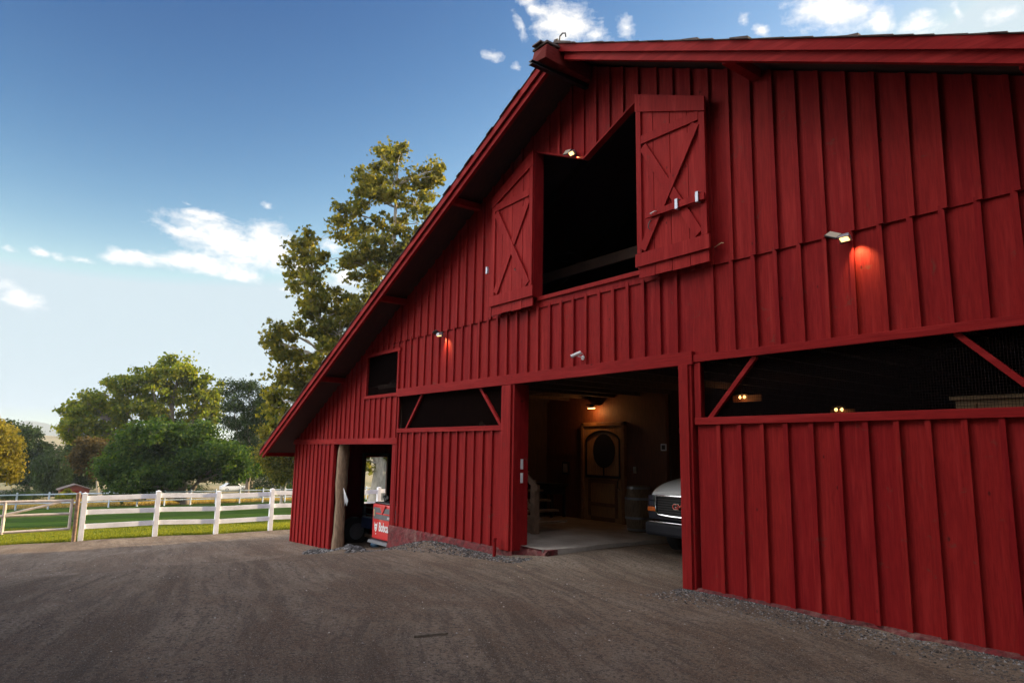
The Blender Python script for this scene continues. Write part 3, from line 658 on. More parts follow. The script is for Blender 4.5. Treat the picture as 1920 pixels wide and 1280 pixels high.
k = MB(); k.tube([(-11.46, 3.9, 2.56), (-11.24, 3.9, 2.56)], .012, 8); k.build('bulb', WARM, l, smooth=True)
lo = lamp('lamp_glow', None, 2.6, None, .04, c=(1, .42, .12)); lo.parent = l; lo.location = (.0, -.2, -.12)
# staircase at the left
s = empty('staircase', (-10.3, 1.3, .1), 'rustic wooden staircase with handrail just inside the main doorway', 'staircase')
STW = simple('stair_wood', (.24, .15, .10), .7, var=.3, scale=5, sc3=(2, 2, 2), bump=.3)
k = MB(); k.box(-10.17, -10.04, 1.24, 1.36, .10, .98); k.build('newel_post', STW, s, bevel=.008)
k = MB(); k.bar((-9.98, 1.27, .90), (-11.9, 1.27, 2.15), .10, .05, (0, -1, 0)); k.build('handrail', STW, s, bevel=.006)
for z in (.30, .55):
    k = MB(); k.bar((-10.12, 1.28, z - .05), (-11.9, 1.28, z + 1.15), .08, .03, (0, -1, 0)); k.build('side_rail', STW, s, bevel=.004)
for i in range(8):
    k = MB(); x = -10.35 - .24 * i; k.box(x - .26, x, 1.36, 2.30, .10 + .18 * (i + 1) - .04, .10 + .18 * (i + 1)); k.build('tread', STW, s, bevel=.004)
k = MB(); k.bar((-10.2, 1.34, .12), (-12.1, 1.34, 1.56), .22, .04, (0, -1, 0)); k.build('stringer', STW, s)
# side table / grill
tb = empty('side_table', (-12.8, 3.75, .1), 'dark table standing against the wall behind the staircase', 'table')
k = MB(); k.box(-13.08, -12.25, 3.5, 4.02, .80, .86); k.build('tabletop', BLACK, tb, bevel=.008)
k = MB(); k.box(-13.02, -12.32, 3.56, 3.98, .62, .795); k.build('apron', DKPLAST, tb)
for x in (-13.03, -12.36):
    for y in (3.55, 3.93):
        k = MB(); k.box(x, x + .05, y, y + .05, .10, .62); k.build('leg', BLACK, tb)
# white tags on door jamb side
k = MB(); k.box(-8.998, -8.99, .1, .15, 1.30, 1.46); tag(k.build('notice_plate', WHITEPL), 'upper small white plate on the inner face of the door post', 'plate', 'white plates on the door post')
k = MB(); k.box(-8.998, -8.99, .1, .15, 1.08, 1.24); tag(k.build('notice_plate', WHITEPL), 'lower small white plate on the inner face of the door post', 'plate', 'white plates on the door post')
# lamps glimpsed through right mesh
for (x, y, z, lab) in ((-7.50, 4.0, 2.62, 'warm caged lamp seen through the wire mesh near the door post'), (-5.72, 4.0, 2.33, 'farther warm lamp seen low through the wire mesh')):
    l = empty('cage_lamp', (x, y, z), lab, 'lamp', 'warm lamps inside the barn')
    k = MB(); k.tube([(x, y, 2.78), (x, y, z + .05)], .008, 6); k.box(x - .12, x + .12, y - .03, y + .03, z + .035, z + .05); k.build('fixture', BLACK, l)
    for dx in (-.045, .05):
        k = MB(); k.lathe([(.004, -.03), (.024, -.015), (.026, 0), (.012, .03)], (x + dx, y, z), n=12); k.build('bulb', WARM, l, smooth=True)
k = MB(); k.box(-7.75, -7.15, 4.07, 4.10, 2.54, 2.66); k.build('hanging_board', WARMWOOD, barn)
k = MB(); k.box(-5.9, -5.5, 4.07, 4.10, 2.22, 2.34); k.build('hanging_board', WARMWOOD, barn)
lo = lamp('lamp_glow', None, .6, None, .04, c=(1, .45, .14)); lo.location = (-7.5, 3.93, 2.62)
lo = lamp('lamp_glow', None, .2, None, .04, c=(1, .45, .14)); lo.location = (-5.72, 3.93, 2.33)
l = empty('loft_lamp', (-10.0, 2.0, 5.4), 'dark dish lamp hanging inside the loft opening', 'lamp')
k = MB(); k.lathe([(.03, .12), (.10, .10), (.30, .0), (.28, .0), (.09, .08)], (-10.0, 2.0, 5.39), n=24, cap=False); k.build('shade', GREYMETAL, l, smooth=True)
k = MB(); k.tube([(-10.0, 2.0, 5.49), (-10.0, 2.0, 6.1)], .012, 6); k.build('hanging_rod', BLACK, l)
# cabinet and pan behind the right mesh
cb = empty('storage_cabinet', (-2.1, .95, 0), 'tall pine storage cabinet behind the right wire mesh', 'cabinet')
k = MB(); k.box(-2.80, -1.2, .70, 1.2, 0, 2.15); k.build('carcass', CABW, cb, bevel=.004)
k = MB(); k.box(-2.84, -1.16, .66, 1.22, 2.155, 2.19); k.build('top_board', CABW, cb, bevel=.003)
for x0, x1 in ((-2.78, -2.62), (-2.60, -1.9), (-1.88, -1.22)):
    k = MB(); k.box(x0, x1, .68, .698, .1, 2.12); k.build('front_panel', CABW, cb, bevel=.003)
k = MB(); k.lathe([(.001, 0), (.10, .01), (.22, .05), (.25, .08), (.24, .085), (.2, .06), (.09, .02), (.001, .012)], (-2.1, .95, 2.2), n=32, cap=False); spin(k, (-2.1, .95, 2.2), R(38), 'x'); k.v = [(x, y, z + .13) for x, y, z in k.v]
tag(k.build('metal_pan', GREYMETAL, smooth=True), 'round grey metal pan leaning on top of the pine cabinet', 'pan')

# ------------------------------------------------------------------ van
VX = -6.92; VY = 1.60
VW = simple('white_car_paint', (.90, .93, .98), .4, var=.02, spec=.5, coat=.6)
VN = simple('dark_bumper_plastic', (.010, .012, .024), .35, var=.1, spec=.25)
CHR = simple('chrome', (.75, .78, .82), .12, metal=1, var=.05)
GLASS = simple('dark_glass', (.01, .012, .015), .06, var=.0, spec=.8)
AMB = simple('amber_lens', (.75, .16, .02), .2, var=.2); LENS = simple('clear_lens', (.04, .05, .08), .08, var=.3, spec=.9, coat=1)
van = empty('van', (VX, VY, 0), 'parked van with pale hood and dark front nosing out of the main doorway', 'van')
def spine(name, secs, mat, bevel=0):      # lofted body: secs = [(y, [(x,z)...])]
    k = MB(); n = len(secs[0][1]); vs = [(VX + x, VY + y, z) for y, pts in secs for x, z in pts]
    fs = [(i * n + j, i * n + (j + 1) % n, (i + 1) * n + (j + 1) % n, (i + 1) * n + j) for i in range(len(secs) - 1) for j in range(n)]
    fs += [tuple(range(n)), tuple((len(secs) - 1) * n + j for j in range(n - 1, -1, -1))]; k.add(vs, fs); o = k.build(name, mat, van, smooth=True)
    m = o.modifiers.new('s', 'SUBSURF'); m.levels = m.render_levels = 2; return o
def hood_sec(w, z0, zt, crown): return [(-w, z0), (-w, zt - .06), (-w * .93, zt), (-w * .5, zt + crown * .8), (0, zt + crown), (w * .5, zt + crown * .8), (w * .93, zt), (w, zt - .06), (w, z0), (0, z0)]
spine('hood', [(.06, hood_sec(.68, .93, .99, .015)), (.10, hood_sec(.71, .93, 1.03, .02)), (.3, hood_sec(.76, .93, 1.12, .035)), (.7, hood_sec(.79, .93, 1.19, .05)), (1.1, hood_sec(.80, .93, 1.24, .05)), (1.25, hood_sec(.80, .93, 1.25, .05))], VW)
def body_sec(w, z0, z1): return [(-w, z0), (-w - .02, (z0 + z1) / 2), (-w, z1), (-w * .5, z1 + .005), (0, z1 + .005), (w * .5, z1 + .005), (w, z1), (w + .02, (z0 + z1) / 2), (w, z0), (0, z0)]
spine('front_body', [(.05, body_sec(.73, .58, .93)), (.09, body_sec(.75, .52, .95)), (.35, body_sec(.80, .5, .96)), (1.3, body_sec(.80, .5, .96))], VN)
k = MB()
k.box(VX - .81, VX + .81, VY + 1.32, VY + 5.2, .42, 1.15)
k.prismx([(VY + 1.32, 1.15), (VY + 2.1, 2.0), (VY + 5.2, 2.0), (VY + 5.2, 1.15)], VX - .78, VX + .78); k.build('body_shell', VW, van, bevel=.05)
k = MB(); k.add([(VX - .70, VY + 1.36, 1.22), (VX + .70, VY + 1.36, 1.22), (VX + .64, VY + 2.02, 1.94), (VX - .64, VY + 2.02, 1.94)], [(0, 1, 2, 3)]); k.v = [(x, y - .02, z) for x, y, z in k.v]; k.build('windscreen', GLASS, van)
k = MB(); k.box(VX - .76, VX + .76, VY - .03, VY + .30, .33, .54); k.build('bumper', simple('grey_bumper', (.016, .017, .024), .6, var=.2, spec=.2), van, bevel=.05)
k = MB(); k.box(VX - .66, VX + .66, VY - .038, VY - .028, .535, .55); k.build('bumper_strip', CHR, van, bevel=.003)
k = MB(); fr = [(x * .76, z) for x, z in [(-.70, .94), (-.715, .80), (-.70, .70), (-.64, .655), (-.3, .64), (.3, .64), (.64, .655), (.70, .70), (.715, .80), (.70, .94), (.0, .95), (-.70, .94)]]
k.tube([(VX + x, VY - .005, z) for x, z in fr], .014, 8, False); gr = k.build('grille', CHR, van, smooth=True)
k = MB()
k.prism([(VX + x, z) for x, z in fr[:-1]], VY + .01, VY + .03)
k.build('grille_backing', BLACK, gr)
k = MB()
for i in range(7): k.box(VX - .52, VX + .52, VY - .002, VY + .009, .68 + i * .037, .688 + i * .037)
k.build('grille_bars', simple('matt_black', (.008, .008, .010), .8, spec=.05), gr)
def text(s, name, size, loc, mat, parent, ext=.004, bold=.0, sx=1.0, yrot=0):
    cu = bpy.data.curves.new('t', 'FONT'); cu.body = s; cu.size = size; cu.extrude = ext; cu.offset = bold; cu.align_x = 'LEFT'; cu.align_y = 'BOTTOM_BASELINE'
    o = bpy.data.objects.new('t', cu); me = bpy.data.meshes.new_from_object(o); bpy.data.objects.remove(o)
    o0 = ORG[parent.name]; M = Matrix.Translation(Vector(loc) - o0) @ Matrix.Rotation(R(90), 4, 'X') @ Matrix.Diagonal((sx, 1, 1, 1))
    me.transform(M); me.materials.clear(); me.materials.append(mat); q = bpy.data.objects.new(name, me); col.objects.link(q); q.parent = parent; ORG[q.name] = o0; return q
REDL = simple('red_badge', (.75, .04, .03), .3, var=.05)
text('GMC', 'lettering', .125, (VX - .205, VY - .012, .752), CHR, gr, .004, .003, 1.05)
text('GMC', 'lettering', .12, (VX - .203, VY - .019, .754), REDL, gr, .004, -.001, 1.09)
for s_ in (-1, 1):
    for z0, z1 in ((.865, .945), (.775, .855)):
        k = MB(); a, b2 = sorted((VX + s_ * .57, VX + s_ * .72)); k.box(a, b2, VY + .02, VY + .07, z0, z1); k.build('headlight', LENS, van, bevel=.012)
    k = MB(); a, b2 = sorted((VX + s_ * .565, VX + s_ * .735)); k.box(a, b2, VY + .02, VY + .07, .695, .762); k.build('turn_signal', AMB, van, bevel=.01)
def wheel(parent, c, r, w, name='wheel', rim=True, ax='x'):
    k = MB(); k.lathe([(r * .6, -w / 2), (r * .93, -w / 2), (r, -w / 2 + .03), (r, w / 2 - .03), (r * .93, w / 2), (r * .6, w / 2)], c, ax, 32, False); wh = k.build(name, RUBBER, parent, smooth=True)
    if rim: k = MB(); k.lathe([(r * .62, -w * .3), (r * .3, -w * .2), (.03, -w * .3)], c, ax, 24, True); k.lathe([(r * .62, w * .3), (r * .3, w * .2), (.03, w * .3)], c, ax, 24, True); k.build('rim', GREYMETAL, wh, smooth=True)
    return wh
for sx in (-.68, .68):
    for sy in (.85, 4.1): wheel(van, (VX + sx, VY + sy, .36), .37, .24)
k = MB(); k.box(VX - .72, VX + .72, VY + .35, VY + 1.3, .3, .49); k.build('underbody', BLACK, van)

# ------------------------------------------------------------------ left bay: loader, tyre, rails, rag
LY = .62
ld = empty('skid_steer_loader', (-14.6, LY + .9, -.75), 'compact red loader seen from behind inside the left doorway', 'loader')
k = MB(); k.box(-15.42, -13.75, LY, LY + .16, -.50, .30); rd = k.build('rear_door', CANRED, ld, bevel=.035)
k = MB(); k.box(-15.40, -13.77, LY + .17, LY + 1.9, -.45, .28); k.build('chassis', DKPLAST, ld, bevel=.03)
GP = simple('loader_grey_panel', (.12, .125, .14), .5, var=.1)
k = MB(); k.box(-15.34, -13.83, LY - .012, LY - .002, -.04, .225); gp = k.build('grille_panel', GP, rd, bevel=.004)
k = MB(); k.box(-15.20, -13.97, LY - .017, LY - .013, .075, .105); k.build('red_stripe', CANRED, rd)
k = MB(); k.prism([(-15.02, .29), (-14.70, .29), (-14.79, .17), (-14.86, .08), (-14.93, .17)], LY - .03, LY - .013); k.build('latch_notch', CANRED, rd, bevel=.004)
k = MB(); k.box(-15.31, -15.25, LY - .024, LY - .013, .02, .18); k.build('tail_light', simple('pale_lens', (.45, .42, .25), .3), rd, bevel=.004)
text('Bobcat', 'lettering', .28, (-15.04, LY - .008, -.30), WHITEP, rd, .003, .006, .68)
k = MB()       # cat head mark
k.prism([(-15.27, -.11), (-15.235, -.165), (-15.20, -.15), (-15.165, -.165), (-15.12, -.11), (-15.125, -.22), (-15.15, -.30), (-15.20, -.335), (-15.245, -.29), (-15.265, -.21)], LY - .010, LY - .003)
k.lathe([(.017, -.007), (.017, 0)], (-15.185, LY - .003, -.375), 'y', 12); mk = k.build('cat_head_mark', WHITEP, rd)
k = MB(); k.prism([(-15.225, -.195), (-15.20, -.215), (-15.235, -.225)], LY - .013, LY - .011); k.prism([(-15.165, -.195), (-15.185, -.215), (-15.155, -.225)], LY - .013, LY - .011)
k.prism([(-15.21, -.27), (-15.18, -.27), (-15.195, -.29)], LY - .013, LY - .011); k.build('mark_detail', BLACK, rd)
text('S650', 'lettering', .07, (-14.62, LY - .014, -.01), WHITEP, rd, .002, .002, 1)
k = MB(); k.prismx([(LY - .10, -.585), (LY + .15, -.585), (LY + .15, -.52), (LY - .06, -.52)], -15.45, -13.72); k.build('bumper', simple('loader_bumper', (.10, .11, .13), .6), ld, bevel=.012)
k = MB(); k.bar((-14.93, LY + .5, .22), (-14.62, LY + .55, .92), .15, .12, (1, 0, -.3)); k.bar((-14.62, LY + .55, .92), (-14.2, LY + 1.2, 1.05), .14, .12, (0, 0, 1)); k.build('lift_arm', simple('arm_white', (.66, .68, .74), .4, var=.1), ld, bevel=.015)
k = MB(); k.box(-14.75, -13.9, LY + .75, LY + 1.7, .28, 1.30); k.build('cab', BLACK, ld, bevel=.04)
k = MB(); k.box(-15.36, -13.8, LY + .02, LY + .72, .305, .345); k.build('engine_cover', DKPLAST, ld, bevel=.02)
k = MB(); k.bar((-15.22, LY + .2, .36), (-15.02, LY + .2, .46), .035, .09, (0, 0, 1)); k.bar((-15.26, LY + .2, .47), (-15.08, LY + .2, .38), .06, .06, (0, 0, 1)); k.build('rear_hook', BLACK, ld, bevel=.01)
for y in (LY + .62, LY + 1.55): wheel(ld, (-15.32, y, -.52), .32, .25); wheel(ld, (-13.9, y, -.52), .32, .25)
# dark tractor tyre at left
tr = empty('farm_trailer', (-17.6, 1.4, -.9), 'dark farm trailer with big black tyre in the left bay', 'trailer')
wheel(tr, (-17.75, 1.25, -.60), .36, .30)
k = MB(); k.box(-17.6, -15.9, 1.35, 1.75, -.50, -.22); k.build('bed', BLUEP, tr, bevel=.02)
k = MB(); k.box(-17.5, -15.7, 1.42, 1.5, -.74, -.66); k.box(-16.5, -15.6, 1.15, 1.22, -.72, -.62); k.build('axle', RUSTP, tr, bevel=.01)
k = MB(); k.lathe([(.001, 0), (.09, .01), (.11, .06), (.08, .13), (.02, .15)], (-16.0, 1.0, hz(-16, 1) - .0), n=14)
k.v = [(x, y, z) for x, y, z in k.v]; tag(k.build('oil_can', simple('blue_can', (.12, .25, .42), .4, var=.3), smooth=True), 'small pale blue can on the floor beside the red loader', 'can')
k = MB(); k.tube([(-18.6, 1.9, -.24), (-15.5, 1.9, -.30)], .018, 8); k.tube([(-18.6, 1.9, -.06), (-16.0, 1.9, -.10)], .014, 8); k.box(-18.65, -18.58, 1.86, 1.94, -1.0, .0); k.box(-15.5, -15.44, 1.86, 1.94, -.9, -.2)
tag(k.build('pipe_rail', GREYMETAL), 'low grey pipe rail crossing the left bay behind the trailer', 'rail')
k = MB(); k.add([(-16.02, .12, .62), (-15.99, .10, .64), (-15.95, .16, .30), (-15.84, .14, .22), (-15.90, .2, .34), (-15.96, .14, .20), (-16.03, .16, .26), (-15.98, .13, .45)], [(0, 7, 1), (1, 7, 4), (4, 7, 2), (2, 3, 4), (7, 6, 5), (0, 6, 7), (7, 5, 2)])
rg = k.build('rag', WHITEPL, smooth=True); so = rg.modifiers.new('s', 'SOLIDIFY'); so.thickness = .006; tag(rg, 'crumpled white rag hanging on the log post of the left doorway', 'rag')

# ------------------------------------------------------------------ fences and gate
fx = -24.85
f1 = empty('rail_fence', (fx, 1.4, -1.35), 'white three rail vinyl fence at the edge of the dirt yard', 'fence')
ys = [-4.36, -2.34, -.50, 1.30] + [1.30 + 2.05 * i for i in range(1, 22)]
for i, y in enumerate(ys):
    z = hz(fx, y) + .02 * math.sin(i * 2.7); w = .068; k = MB(); k.box(fx - w, fx + w, y - w, y + w, z - .1, z + 1.395)
    k.add([(fx - w - .01, y - w - .01, z + 1.395), (fx + w + .01, y - w - .01, z + 1.395), (fx + w + .01, y + w + .01, z + 1.395), (fx - w - .01, y + w + .01, z + 1.395), (fx, y, z + 1.43)], [(0, 1, 2, 3), (0, 4, 1), (1, 4, 2), (2, 4, 3), (3, 4, 0)])
    k.build('post', FENCEW, f1, bevel=.006)
    if i < len(ys) - 1:
        y2 = ys[i + 1]; z2 = hz(fx, y2)
        for h in (1.255, .83, .42):
            k = MB(); k.bar((fx, y + w, z + h + .008 * math.sin(i * 3.1 + h * 9)), (fx, y2 - w, z2 + h + .010 * math.sin(i * 1.7 + h * 5)), .145, .045, (1, 0, 0)); k.build('rail', FENCEW, f1, bevel=.004)
f2 = empty('pipe_fence', (-78, 10, -4.5), 'pale two rail fence along the far side of the lawn', 'fence')
y = -14.2; prev = None
while y < 62:
    z = hz(-78, y); k = MB(); k.tube([(-78, y, z - .1), (-78, y, z + 1.50)], .075, 8); k.lathe([(.085, 0), (.05, .05), (.001, .07)], (-78, y, z + 1.5), n=8, cap=False); k.build('post', FENCEW2, f2, smooth=True)
    if prev:
        for h, r in ((1.34, .06), (.55, .06)):
            k = MB(); k.tube([(-78, prev[0], prev[1] + h), (-78, y, z + h)], r, 6); k.build('rail', FENCEW2, f2, smooth=True)
    prev = (y, z); y += 2.45
gx = -24.85
gt = empty('gate', (gx, -6.6, -1.3), 'open framed tan pipe gate with one diagonal brace', 'gate')
Z = lambda y, h: (gx, y, hz(gx, y) + h)
for a, b in (((-4.66, 1.20), (-9.2, 1.22)), ((-4.66, .82), (-9.2, .80)), ((-4.66, .38), (-9.2, .30))):
    k = MB(); k.tube([Z(a[0], a[1]), Z(b[0], b[1])], .038, 8); k.build('rail', GATEP, gt, smooth=True)
for y, h0, h1 in ((-4.68, .36, 1.24), (-6.30, .30, 1.22), (-9.2, .28, 1.24)):
    k = MB(); k.tube([Z(y, h0), Z(y, h1)], .042, 8); k.build('upright', GATEP, gt, smooth=True)
k = MB(); k.tube([Z(-6.28, .84), Z(-4.95, 1.17)], .034, 8); k.build('diagonal_brace', GATEP, gt, smooth=True)
for h in (.60, 1.05):
    k = MB(); k.tube([Z(-4.68, h), Z(-4.53, h)], .014, 6); k.build('hinge', BLACK, gt)
k = MB(); k.tube([(gx + .02, -4.53, hz(gx, -4.5) - .1), (gx + .02, -4.53, hz(gx, -4.5) + 1.38)], .062, 12); k.lathe([(.064, 0), (.045, .04), (.001, .055)], (gx + .02, -4.53, hz(gx, -4.5) + 1.38), n=12, cap=False)
tag(k.build('gate_post', RUSTP, smooth=True), 'weathered brown gate post next to the white end post', 'post')

# ------------------------------------------------------------------ trees
def add_leaf_mesh(name, C0, S, mat, parent, seed, shape):
    g = np.random.default_rng(seed); n = len(C0)
    if shape == 'maple': base = np.array([(0, -.5), (.28, -.22), (.55, -.05), (.22, .08), (.30, .42), (0, .25), (-.05, .62), (-.22, .2), (-.52, .12), (-.26, -.14)])
    elif shape == 'oval': base = np.array([(0, -.6), (.26, -.05), (0, .6), (-.26, -.05)])
    else: base = np.array([(0, -.5), (.42, -.12), (.25, .4), (-.28, .42), (-.42, -.08)])
    m = len(base); nrm = g.normal(size=(n, 3)) * np.array([1, 1, .8]); nrm[:, 2] += .35; nrm /= np.linalg.norm(nrm, axis=1)[:, None]
    t = np.cross(nrm, g.normal(size=(n, 3))); t /= np.linalg.norm(t, axis=1)[:, None]; b_ = np.cross(nrm, t)
    V = C0[:, None] + S[:, None, None] * (base[None, :, 0, None] * t[:, None] + base[None, :, 1, None] * b_[:, None])
    V += nrm[:, None] * (S[:, None] * .25 * np.abs(base[:, 0])[None])[..., None]
    me = bpy.data.meshes.new(name); me.vertices.add(n * m); me.vertices.foreach_set('co', V.ravel()); me.loops.add(n * m)
    me.loops.foreach_set('vertex_index', np.arange(n * m, dtype=np.int32)); me.polygons.add(n); me.polygons.foreach_set('loop_start', np.arange(n, dtype=np.int32) * m)
    me.update(calc_edges=True); me.materials.append(mat)
    o = bpy.data.objects.new(name, me); col.objects.link(o); o.parent = parent; return o
def tree(name, label, cat, base, ang, blobs, nleaf, lsize, leafmat, barkmat, trunk, r0, seed, depth=1.0, csig=.34, shape='oval', dens=5.0, group=None, twigs=.5, droop=0, reps=3, rad=1.0):
    """blobs: (lateral, height, radius); each is repeated at several depths to make a round crown"""
    g = np.random.default_rng(seed); root = empty(name, base, label, cat, group); ORG[root.name] = Vector()
    th = R(ang); rt = np.array([math.cos(th), math.sin(th), 0]); fw = np.array([-math.sin(th), math.cos(th), 0])
    lat = np.array([b[0] for b in blobs]); cx = np.average(lat, weights=[b[2] for b in blobs]); wid = max(1.0, (lat.max() - lat.min()) / 2 + .8)
    B = []
    for (l, h, r) in blobs:
        dmax = depth * wid * math.sqrt(max(.05, 1 - ((l - cx) / (wid * 1.25)) ** 2)) * .75
        for k_ in range(reps):
            d = 0 if k_ == 0 else g.uniform(-1, 1) * dmax
            B.append((l + g.normal() * .15 * r * (k_ > 0), d, h + (g.normal() * .25 * r - .1 * r) * (k_ > 0), r * (1 if k_ == 0 else .9)))
    cl = []; owner = []
    for i, (l, d, h, r) in enumerate(B):
        nc = max(4, int(dens * r * r * 3.2) + 3)
        for _ in range(nc):
            v = g.normal(size=3); v /= np.linalg.norm(v); rr = r * (.45 + .60 * g.random() ** .6) * rad; q = np.array([l, d, h]) + v * rr * np.array([1, 1, .85]); q[2] = max(q[2], .5); cl.append(q); owner.append(i)
    cl = np.array(cl); w = g.random(len(cl)) ** 1.4 + .25; w /= w.sum(); idx = g.choice(len(cl), nleaf, p=w); sg = csig * (.6 + .8 * g.random(len(cl)))
    off = g.normal(size=(nleaf, 3)) * sg[idx][:, None] * np.array([1, 1, .62]); L = cl[idx] + off
    if droop: L[:, 2] -= droop * g.random(nleaf) ** 2 * 2
    L[:, 2] = np.maximum(L[:, 2], .25)
    P = L[:, :1] * rt + L[:, 1:2] * fw + L[:, 2:3] * np.array([0, 0, 1.]); S = lsize * (.6 + .7 * g.random(nleaf))
    add_leaf_mesh('crown', P, S, leafmat, root, seed + 1, shape)
    W = lambda l, d, h: tuple(l * rt + d * fw + np.array([0, 0, h]))
    k = MB()
    stems = trunk if isinstance(trunk[0][0], (list, tuple)) else [trunk]; allp = []
    for si, st in enumerate(stems):
        pts = []; n = 18
        P0 = np.array(st, float)
        for i in range(n + 1):
            f = i / n * (len(P0) - 1); a = min(int(f), len(P0) - 2); q = P0[a] + (P0[a + 1] - P0[a]) * (f - a); wob = .03 * P0[-1, -1] * .15
            pts.append((q[0] + wob * math.sin(f * 2.3 + si), q[1] + wob * math.cos(f * 1.9 + si) , q[2]))
        rs = [max(.03, (r0 if si == 0 else r0 * .6) * (1 - .88 * (i / n)) * (1 + (.45 * max(0, 1 - i / 1.6) if si == 0 else 0))) for i in range(n + 1)]
        k.tube([W(*p) for p in pts], rs, 10); allp += [(p, r) for p, r in zip(pts, rs)]
    AP = np.array([p for p, r in allp]); AR = np.array([r for p, r in allp])
    for i, (l, d, h, r) in enumerate(B):
        tgt = np.array([l, d, h]); c = np.linalg.norm((AP - tgt) * np.array([1, 1, .8]), axis=1) + np.where(AP[:, 2] > h - .2 * abs(l), 50, 0) + np.where(AP[:, 2] < min(h, stems[0][-1][2]) * .22, 20, 0)
        j = int(np.argmin(c)); s0 = AP[j]; dist = np.linalg.norm(tgt - s0)
        if dist > 30: continue
        ra = min(AR[j] * .55, .05 + dist * .022) ; mid = (s0 + tgt) / 2 + np.array([g.normal() * .08 * dist, g.normal() * .08 * dist, .06 * dist])
        k.tube([W(*s0), W(*((s0 + mid) / 2 + g.normal(size=3) * .02 * dist)), W(*mid), W(*tgt)], [ra, ra * .8, ra * .6, ra * .3], 6, False)
        for q, ow in zip(cl, owner):
            if ow == i and g.random() < twigs:
                k.tube([W(*tgt), W(*((tgt + q) / 2 + np.array([0, 0, .1 * r]))), W(*q)], [ra * .3, ra * .2, .012], 4, False)
    o = k.build('trunk', barkmat, root, smooth=True)
    return root
TALL = [(0.56, 24.86, 0.86), (-0.81, 24.11, 1.07), (-1.7, 23.01, 1.0), (0.2, 22.58, 1.6), (2.27, 23.39, 1.07), (3.05, 23.26, 0.64), (-1.24, 21.05, 1.6), (1.6, 20.9, 1.78), (-2.66, 19.94, 1.0), (-3.16, 18.92, 0.89), (-0.38, 18.55, 1.96), (2.26, 18.36, 1.6), (-1.37, 16.15, 1.78), (0.87, 15.52, 2.14), (-2.09, 17.26, 1.07), (-5.46, 17.97, 0.78), (-6.12, 17.16, 0.78), (-6.48, 16.18, 0.64), (-5.0, 16.28, 1.07), (-5.45, 14.93, 1.0), (-4.49, 13.67, 1.25), (-4.75, 12.16, 1.36), (-2.33, 13.42, 1.78), (-0.84, 12.74, 2.14), (-2.94, 11.51, 1.78), (-4.29, 10.34, 1.6), (-1.44, 10.09, 2.14), (0.7, 10.94, 2.14), (2.8, 14.09, 1.78), (-7.16, 11.67, 0.5), (-7.5, 10.56, 0.57), (-6.38, 10.25, 1.0), (-5.6, 8.83, 1.43), (-6.8, 8.78, 0.89), (-6.51, 7.0, 1.25), (-4.45, 7.07, 1.6), (-2.75, 7.84, 2.14), (-0.58, 7.19, 2.14), (-6.4, 5.24, 1.25), (-4.65, 4.57, 1.78), (-7.14, 6.27, 0.78), (-1.17, 4.64, 1.78), (1.61, 6.52, 2.14), (-1.43, 2.86, 1.07), (1.02, 3.25, 1.43)]
tree('tall_tree', 'tall olive and golden tree with two spires rising behind the barn roof', 'tree', (-43.08, 14.27, -2.05), 63.9, TALL, 38000, .30, L_TALL, BARKP,
     [[(0, 0, 0), (.1, .1, 6), (.5, 0, 14), (.3, 0, 24)], [(0, 0, 2.5), (-2.6, .3, 8), (-4.8, .2, 13), (-5.5, 0, 17.6)]], .48, 31, depth=.5, csig=.26, shape='maple', dens=1.25, twigs=.5, reps=2, rad=1.0)
BIG = [(-2.14, 17.65, 2.06), (-0.01, 16.65, 2.06), (-4.38, 16.38, 2.21), (1.87, 14.86, 1.84), (-1.12, 13.57, 2.95), (-6.28, 15.53, 2.06), (-8.42, 14.31, 2.06), (-10.56, 13.47, 2.06), (-12.61, 12.3, 1.91), (-14.02, 11.18, 1.62), (-14.11, 9.08, 1.62), (-12.57, 8.77, 2.06), (-10.56, 10.25, 2.21), (-7.81, 11.07, 2.36), (-4.69, 12.29, 2.58), (2.77, 12.24, 1.62), (1.51, 10.68, 2.21), (-9.4, 7.8, 2.06), (-6.91, 8.22, 2.21), (-3.75, 9.03, 2.21), (-11.02, 5.31, 2.21), (-7.29, 5.35, 2.21)]
tree('sycamore_tree', 'broad spreading tree with dark limbs and sunlit yellow top right of centre', 'tree', (-104.8, 15.28, -5.4), 78.1, BIG, 46000, .35, L_BIG, BARK,
     [[(.8, 0, 0), (-.2, 0, 5), (-2.2, 0, 9), (-2.6, 0, 13), (-2.0, 0, 17.5)], [(-.2, 0, 4), (-5, .5, 7.5), (-9.5, .4, 10), (-13.2, 0, 11)], [(-1.2, 0, 7), (.6, .3, 11), (1.2, 0, 15)]], .75, 41, depth=.45, csig=.42, dens=.75, twigs=.6, reps=2, shape='pent', rad=1.0)
DARK = [(-6.81, 3.56, 1.4), (-6.7, 4.89, 1.56), (-5.39, 6.26, 1.79), (-3.53, 7.39, 1.79), (-1.25, 7.16, 1.79), (1.08, 6.93, 1.67), (3.01, 5.84, 1.56), (4.41, 5.0, 1.56), (6.09, 4.33, 1.0), (-4.95, 4.1, 1.95), (-2.32, 4.93, 2.12), (0.49, 4.68, 1.95), (2.9, 3.86, 1.4), (-5.53, 2.49, 1.12), (-3.15, 3.02, 1.4), (4.52, 3.58, 1.23), (-1.5, 3.3, 1.2), (1.6, 5.6, 1.5), (-6.0, 1.7, .9), (-3.8, 1.9, 1.0)]
